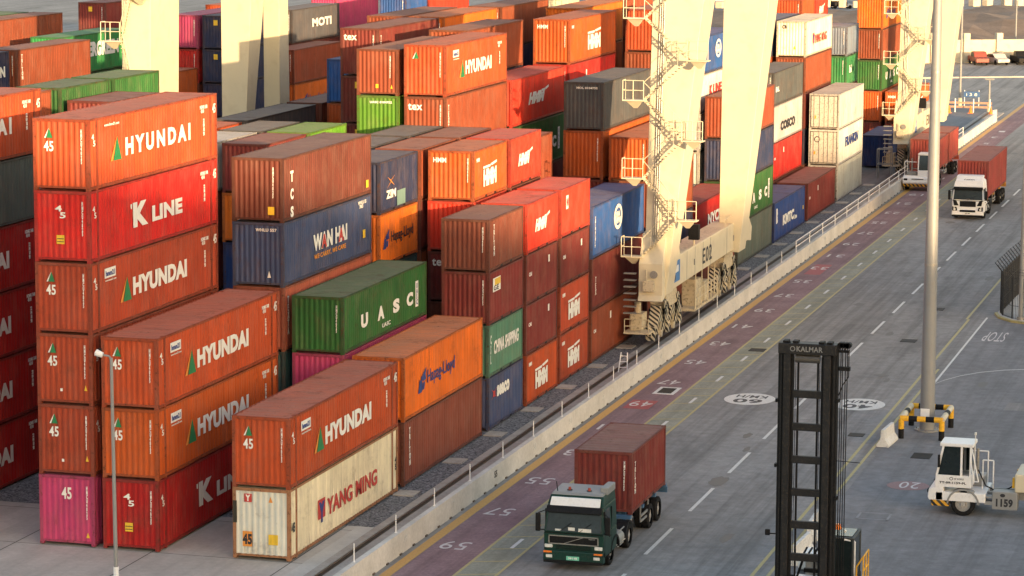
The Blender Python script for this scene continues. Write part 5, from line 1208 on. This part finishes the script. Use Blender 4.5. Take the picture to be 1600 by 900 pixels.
g = empty('pipe_guard', (20.55, 34.0, 0), 'yellow and black striped pipe guard around the light mast foot', 'guard rail')
def striped(parent, a, b, n, vert=False):
    a, b = Vector(a), Vector(b)
    for k in range(n):
        p, q = a.lerp(b, k / n), a.lerp(b, (k + 1) / n)
        yl = (k + (0 if vert else 1)) % 2
        MB().tube(p, q, .14, n=14).build('yellow_pipe' if yl else 'black_pipe', YEL if yl else BLACK, parent)
xs, ys = (-.98, .98), (-1.75, 1.65)
for x in xs:
    for y in ys: striped(g, (x, y, 0), (x, y, .95), 2, True)
striped(g, (xs[0] - .05, ys[0], 1.0), (xs[1] + .05, ys[0], 1.0), 5)
striped(g, (xs[0] - .05, ys[1], 1.0), (xs[1] + .05, ys[1], 1.0), 5)
for x in xs:
    o = MB().tube((x, ys[0], 1.0), (x, ys[1], 1.0), .14, n=14).build('pipe', flat('faded_cream_paint', (.62, .56, .42), .6), g)
    MB().tube((x, -.35, 1.0), (x, .35, 1.0), .145, n=14).build('black_bands', BLACK, o)

for_mast_seams = (8.2, 17.6)
lm_ = empty('light_mast', (20.5, 34.6, 0), 'very tall tapered grey light mast rising out of the picture', 'light mast')
MB().tube((0, 0, .05), (0, 0, 32), .37, .14, n=28).build('mast', GALV, lm_, smooth=False)
MB().tube((0, 0, 0), (0, 0, .08), .62, n=24).build('base_plate', GALV, lm_)
MB().box(-.28, -.47, .55, .16, -.36, 1.15).build('access_door', WHITE, lm_, .02)
for z in for_mast_seams:
    r_ = lerp(.37, .14, z / 32); MB().tube((0, 0, z), (0, 0, z + .12), r_ + .012, n=28).build('slip_joint', STEEL, lm_)
for k in range(8):
    a = 2 * math.pi * k / 8; MB().tube((.52 * math.cos(a), .52 * math.sin(a), .08), (.52 * math.cos(a), .52 * math.sin(a), .16), .03, n=6).build('anchor_bolt', STEEL, lm_)
MB().tube((0, 0, 31.6), (0, 0, 32.0), 1.2, n=20).build('lamp_ring', GALV, lm_)

lp = empty('lamp_post', (-5.56, -4.5, 0), 'slim grey lamp post with small white head in front of the nearest stacks', 'lamp post')
MB().tube((0, 0, 0), (-.06, 0, 8.75), .085, .06, n=12).build('pole', GALV, lp)
MB().tube((0, 0, .0), (0, 0, .5), .11, n=12).build('pole_base', WHITE, lp)
MB().path([(-.06, 0, 8.6), (-.12, -.03, 8.82), (-.38, -.08, 8.86)], .04, 8).build('arm', GALV, lp)
h1 = MB().tube((-.36, -.12, 8.86), (-.62, -.16, 8.96), .10, .14, n=14).tube((-.62, -.16, 8.96), (-.66, -.17, 8.98), .14, .05, n=14).build('lamp_head', WHITE, lp)
MB().box(-.60, -.05, 8.98, -.48, .05, 9.1).build('photocell', BLACK, lp)

# compound fence with barbed wire outriggers at the right edge
fn = empty('security_fence', (20.0, 71.4, 0), 'dark mesh security fence with barbed wire on outward arms, at the right edge', 'fence')
MESHM = flat('dark_fence_mesh', (0.03, 0.032, 0.034), .7)
fpts = [(-.35, 1.2), (-.1, .2), (.6, -.9), (1.8, -1.6), (4, -2.4), (9, -3.4)]
fpts2 = [(-.35, 1.2), (-.2, 8), (.2, 16), (.8, 26)]
def fence_run(pts):
    ln = []
    for (a, b), (c, d) in zip(pts, pts[1:]):
        n = max(1, round(math.hypot(c - a, d - b) / 1.0))
        ln += [(lerp(a, c, k / n), lerp(b, d, k / n)) for k in range(n)]
    ln.append(pts[-1]); return ln
allw = MB(); posts_ = MB(); barb = MB()
for pts in (fpts, fpts2):
    ln = fence_run(pts)
    for (a, b) in ln:
        posts_.tube((a, b, 0), (a, b, 2.7), .045, n=6); posts_.tube((a, b, 2.7), (a - .38, b - .28, 3.25), .03, n=5)
    for (a, b), (c, d) in zip(ln, ln[1:]):
        dl = math.hypot(c - a, d - b); n = int(dl / .11)
        for k in range(n):
            t0 = k / n; x, y = lerp(a, c, t0), lerp(b, d, t0)
            allw.box(x - .011, y - .011, .1, x + .011, y + .011, 2.65)
        for z in (.15, .9, 1.8, 2.6): allw.tube((a, b, z), (c, d, z), .016, n=4)
        for q in (.25, .6, .95): barb.tube((a - .38 * q, b - .28 * q, 2.7 + .55 * q), (c - .38 * q, d - .28 * q, 2.7 + .55 * q), .014, n=4)
allw.build('mesh_panel', MESHM, fn); posts_.build('posts', MESHM, fn); barb.build('barbed_wire', MESHM, fn)
fl = empty('pole', (21.15, 70.2, 0), 'pale grey pole standing in the fence corner at the right edge', 'pole')
MB().tube((0, 0, 0), (0, 0, 12.0), .16, .11, n=12).build('shaft', GALV, fl); MB().tube((0, 0, 0), (0, 0, .3), .25, n=12).build('base', STEEL, fl)
mb = MB()
cp = [(19.3, 72.5), (19.7, 70.9), (20.6, 69.6), (22.0, 68.8), (25, 67.9), (30, 67.0)]
for (a, b), (c, d) in zip(cp, cp[1:]): mb.hexa([(a, b, 0), (c, d, 0), (c + .1, d + .28, 0), (a + .15, b + .28, 0)], [(a, b, .12), (c, d, .12), (c + .1, d + .28, .12), (a + .15, b + .28, .12)])
mb2 = struct('kerb', mb, YT)
mb = MB(); mb.prism([(19.45, 72.5), (19.9, 71.1), (20.7, 69.95), (22.1, 69.1), (25, 68.2), (30, 67.3), (60, 62), (60, 140), (22, 140)], 'z', 0, .10); struct('compound_paving', mb, CONC2)

# work frame standing in the empty bay
wf = empty('steel_frame', (1.0, 146, 0), 'small pale steel frame standing in the gap beside the blue container', 'frame')
for x in (-.6, .6):
    for y in (-.5, .5): MB().tube((x, y, 0), (x, y, 2.6), .04, n=6).build('leg', GALV, wf)
for z in (1.3, 2.6): MB().path([(-.6, -.5, z), (.6, -.5, z), (.6, .5, z), (-.6, .5, z), (-.6, -.5, z)], .04).build('rail', GALV, wf)

# ------------------------------------------------------------------ far side of the terminal
dwx, dwy = Vector((8.6, 4.3, 0)).normalized().x, Vector((8.6, 4.3, 0)).normalized().y
def along(s, off=0.0): return (-11.8 + dwx * s - dwy * off, 291.0 + dwy * s + dwx * off)
mb = MB()
a = along(-60); b = along(160); c = along(160, .5); d = along(-60, .5)
mb.hexa([(a[0], a[1], 0), (b[0], b[1], 0), (c[0], c[1], 0), (d[0], d[1], 0)], [(a[0], a[1], 3.1), (b[0], b[1], 3.1), (c[0], c[1], 3.1), (d[0], d[1], 3.1)])
for k in range(-12, 36):
    a, b, c, d = along(k * 4.65 + .9, -.3), along(k * 4.65 + 1.75, -.3), along(k * 4.65 + 1.75, .6), along(k * 4.65 + .9, .6)
    mb.hexa([(p[0], p[1], 0) for p in (a, b, c, d)], [(p[0], p[1], 4.0) for p in (a, b, c, d)])
tag(mb.build('perimeter_wall', flat('cream_masonry', (.62, .54, .40), .9, 0, .08, .3)), 'cream masonry perimeter wall with square pillars at the far right', 'wall')
mb = MB(); p = [along(-60, -26), along(160, -26), along(160, -25.6), along(-60, -25.6)]; mb.hexa([(q[0], q[1], 0) for q in p], [(q[0], q[1], .16) for q in p]); struct('kerb', mb, BEAMC)
# rising earth bank behind the wall and service road
mb = MB()
for s0 in range(-10, 34):
    for j in range(5):
        f = lambda s, jj: (*along(s * 5 + 12, 34 + jj * 11), (0, 1.0, 2.2, 2.6, 2.6, 2.6)[jj] * (1 if s > -7 else 0) + .5 * math.sin(s * 1.7 + jj))
        q = [f(s0, j), f(s0 + 1, j), f(s0 + 1, j + 1), f(s0, j + 1)]; mb.quad(*q)
struct('earth_bank', mb, EARTH)
rb = random.Random(3)
for k in range(60):
    s = -30 + k * 2.6; off = 92 + rb.uniform(-1.5, 1.5); x, y = along(s, off); w = rb.uniform(.7, 1.0); h_ = rb.uniform(.9, 1.4)
    m = MB().box(-w, -w * .7, 0, w, w * .7, h_); o = m.build('concrete_block', STONE, None, .12, (x, y, 2.6 if s > -20 else 0)); o.rotation_euler = (0, 0, rb.uniform(0, 1.5))
    tag(o, 'pale square concrete block in the row lining the far road', 'block', 'concrete blocks along the far road')
# parked vehicles at the foot of the wall
def small_car(loc, rz, paint, lab, kind='sedan', cat='car', grp=None):
    t = empty('parked_car', loc, lab, cat, grp, rz)
    if kind == 'pickup':
        pr = [(-2.5, .4), (2.5, .4), (2.5, .95), (1.3, 1.05), (.8, 1.75), (-.5, 1.75), (-.7, 1.05), (-2.5, 1.05)]
    else:
        pr = [(-2.2, .35), (2.2, .35), (2.25, .75), (1.3, .95), (.6, 1.42), (-.9, 1.42), (-1.7, .98), (-2.2, .9)]
    MB().prism(pr, 'y', -.88, .88).build('body', paint, t, .06)
    g2 = [(1.15, .98), (.55, 1.36), (-.85, 1.36), (-1.5, .98)] if kind == 'sedan' else [(1.2, 1.1), (.75, 1.68), (-.45, 1.68), (-.55, 1.1)]
    MB().prism(g2, 'y', -.895, .895).build('windows', GLASS, t)
    for x in (-1.4, 1.4):
        for s in (-1, 1): MB().tube((x, s * .72, .34), (x, s * .90, .34), .34, n=14).build('wheel', RUBBER, t)
    for s in (-1, 1): MB().box(2.22, s * .6 - .15, .6, 2.27, s * .6 + .15, .75).build('headlight', LAMP, t)
    return t
G_ = 'vehicles parked at the foot of the far wall'
wa = math.atan2(dwy, dwx)
for k, (s, kind, pm_, lab) in enumerate(((2.0, 'pickup', flat('red_car_paint', (.25, .06, .045), .5), 'red pickup parked nose out at the left end of the far wall'), (4.6, 'sedan', flat('dusty_white_car_paint', (.5, .47, .42), .5), 'white car parked beside the red pickup at the far wall'),
        (8.0, 'pickup', BLACK, 'black pickup parked by the far wall behind the lamp post'), (11.6, 'sedan', flat('brown_car_paint', (.13, .08, .05), .4), 'brown car parked by the far wall, right of the black pickup'),
        (15.8, 'pickup', flat('grey_car_paint', (.2, .2, .2), .4), 'grey pickup parked near the middle pillar of the far wall'), (20.5, 'sedan', flat('dusty_white_car_paint', (.5, .47, .42), .5), 'white car parked by the far wall near the right edge'),
        (25.5, 'pickup', WHITE, 'white pickup parked by the far wall at the right edge'))):
    x, y = along(s, -3.0); small_car((x, y, 0), wa - math.pi / 2 + (.1 if k % 2 else -.1), pm_, lab, kind, 'car', G_)
for k in range(9):
    s_w = 22.5 + k * 2.3 if k > 4 else 5.9 + k * 2.2
    x, y = along(s_w, -1.2); w_ = rb.uniform(.5, .9)
    m = MB().box(-w_, -w_ * .6, 0, w_, w_ * .6, rb.uniform(.7, 1.3)).box(-w_ * .5, -.3, 1.0, w_ * .3, .3, rb.uniform(1.3, 1.7))
    tag(m.build('equipment_crate', (GALV, BLACK, REDO, CREAMD)[k % 4], None, .04, (x, y, 0)), 'small dark crate of gear standing against the far perimeter wall', 'crate', 'crates against the far wall')
small_car((-50.3, 424, 0), wa, WHITE, 'white car driving on the far road at the top of the picture')
# lamp posts and sign beyond the yard
for x, y, hh, lab in ((-2.5, 223.0, 16, 'tall thin lamp post beyond the yard, left of the blue sign'), (1.6, 216, 3.6, 'short banded post at the end of the handrail'), (-5.5, 305, 9, 'distant lamp post behind the perimeter wall')):
    t = empty('lamp_post', (x, y, 0), lab, 'lamp post', None)
    MB().tube((0, 0, 0), (0, 0, hh), .14, .09, n=10).build('pole', GALV, t); MB().box(-.5, -.2, hh - .1, .5, .2, hh + .1).build('lamp_head', GALV, t, .03)
    MB().tube((0, 0, 0), (0, 0, .9), .22, n=8).build('pole_base', CREAMD, t)
t = empty('road_sign', (-1.0, 221.5, 0), 'blue rectangular sign on posts near the end of the yard', 'sign')
MB().box(-.9, -.03, 1.1, .9, .03, 1.75).build('panel', flat('dull_blue_sign_paint', (.05, .12, .26), .6), t, .01)
put_text('i 3 8', LW, t, 'F', -.6, 1.25, 1.2, .32, -.036, bold=.0)
for x in (-.8, .8): MB().tube((x, .04, 0), (x, .04, 1.9), .04, n=6).build('post', WHITE, t)
for k in range(3):
    x, y = -2.4 + k * 2.3, 213 + rb.uniform(-1, 1)
    m = MB().tube((0, 0, 0), (0, 0, .85), .22, .04, n=10).box(-.28, -.28, 0, .28, .28, .05)
    tag(m.build('traffic_cone', ORL, None, 0, (x, y, 0)), 'orange traffic cone in the row across the end of the yard', 'cone', 'orange cones at the end of the yard')
t = empty('service_barrier', (-.9, 214.5, 0), 'orange and white barrier boards across the end of the crane track', 'barrier')
for z in (.5, .95): MB().box(-3.2, -.03, z, 3.0, .03, z + .22).build('board', flat('orange_barrier_board', (.42, .24, .17), .6), t)
for x in (-3.0, -1, 1, 2.8): MB().box(x - .05, -.06, 0, x + .05, .06, 1.5).build('post', WHITE, t)

# distant containers and sheds beyond the bank
def far_box(x, y, z, w, d, h_, mat, lab, name='shed', cat='shed', rz=0.0):
    t = empty(name, (x, y, z), lab, cat, None, rz)
    MB().box(-w / 2, -d / 2, 0, w / 2, d / 2, h_).build('walls', mat, t, .05)
    MB().box(-w / 2 - .15, -d / 2 - .15, h_, w / 2 + .15, d / 2 + .15, h_ + .25).build('roof', STEEL, t)
    m = MB()
    for k in range(int(w / 1.6)): m.box(-w / 2 + .4 + k * 1.6, -d / 2 - .03, .2, -w / 2 + .47 + k * 1.6, -d / 2, h_ - .2)
    m.build('panel_ribs', STEEL, t)
    MB().box(-.9, -d / 2 - .05, 0, .9, -d / 2, 2.4).build('door', STEEL, t)
    return t
x, y = along(8, 112); far_box(x + 4, y, 2.6, 8, 9, 7, CREAM, 'cream block building at the top right, between grey sheds', 'building', 'building', wa)
x, y = along(-6, 118); far_box(x, y, 2.6, 14, 8, 6, GALV, 'grey ribbed shed at the top, left of the cream building', 'shed', 'shed', wa)
x, y = along(36, 118); far_box(x, y, 2.6, 26, 8, 6.5, GALV, 'long grey shed at the top right corner', 'shed', 'shed', wa)
x, y = along(12, 96); t = empty('excavator', (x, y, 2.6), 'cream excavator standing among the blocks at the top right', 'excavator', None, wa)
MB().box(-1.6, -1.2, 0, 1.6, 1.2, .8).build('tracks', BLACK, t, .2); MB().box(-1.3, -1.1, .9, 1.1, 1.1, 2.3).build('house', CREAM, t, .1); MB().box(.2, -1.1, 1.2, 1.3, -.1, 3.0).build('cab', CREAM, t, .05)
MB().hexa([(1.1, .1, 1.6), (1.1, .5, 1.6), (1.5, .5, 1.5), (1.5, .1, 1.5)], [(3.6, .1, 4.6), (3.6, .5, 4.6), (3.9, .5, 4.3), (3.9, .1, 4.3)]).build('boom', CREAMD, t); MB().hexa([(3.6, .1, 4.6), (3.6, .5, 4.6), (3.9, .5, 4.3), (3.9, .1, 4.3)], [(4.6, .15, 1.2), (4.6, .45, 1.2), (4.9, .45, 1.2), (4.9, .15, 1.2)]).build('arm', CREAMD, t)

# ------------------------------------------------------------------ unseen ship added behind the camera (its hull and deck stacks cast shade)
sh = empty('shade_ship', (245, -190, 0), 'unseen ship shape added behind the viewpoint to shade the yard', 'shade blocker')
MB().hexa([(-180, -18, -2), (170, -18, -2), (170, 18, -2), (-180, 18, -2)], [(-190, -24, 19), (195, -24, 19), (185, 24, 19), (-190, 24, 19)]).build('shade_hull', flat('shade_hull_paint', (.03, .04, .07), .6, scale=.05), sh)
for k in range(24):
    x = -186 + k * 15.2
    wx = 245 + x + 7
    top = 42.8 if wx < 190 else 42.0 if wx < 252 else (47.6 if wx < 285 else (51.5 if wx < 318 else 55.5))  # block heights stepped to shape the shade edge across the yard
    MB().box(x, -22, 19.5, x + 15.12, 22, top).build('shade_stack', flat('shade_stack_paint', (.25, .10, .07), .7, scale=.1), sh)
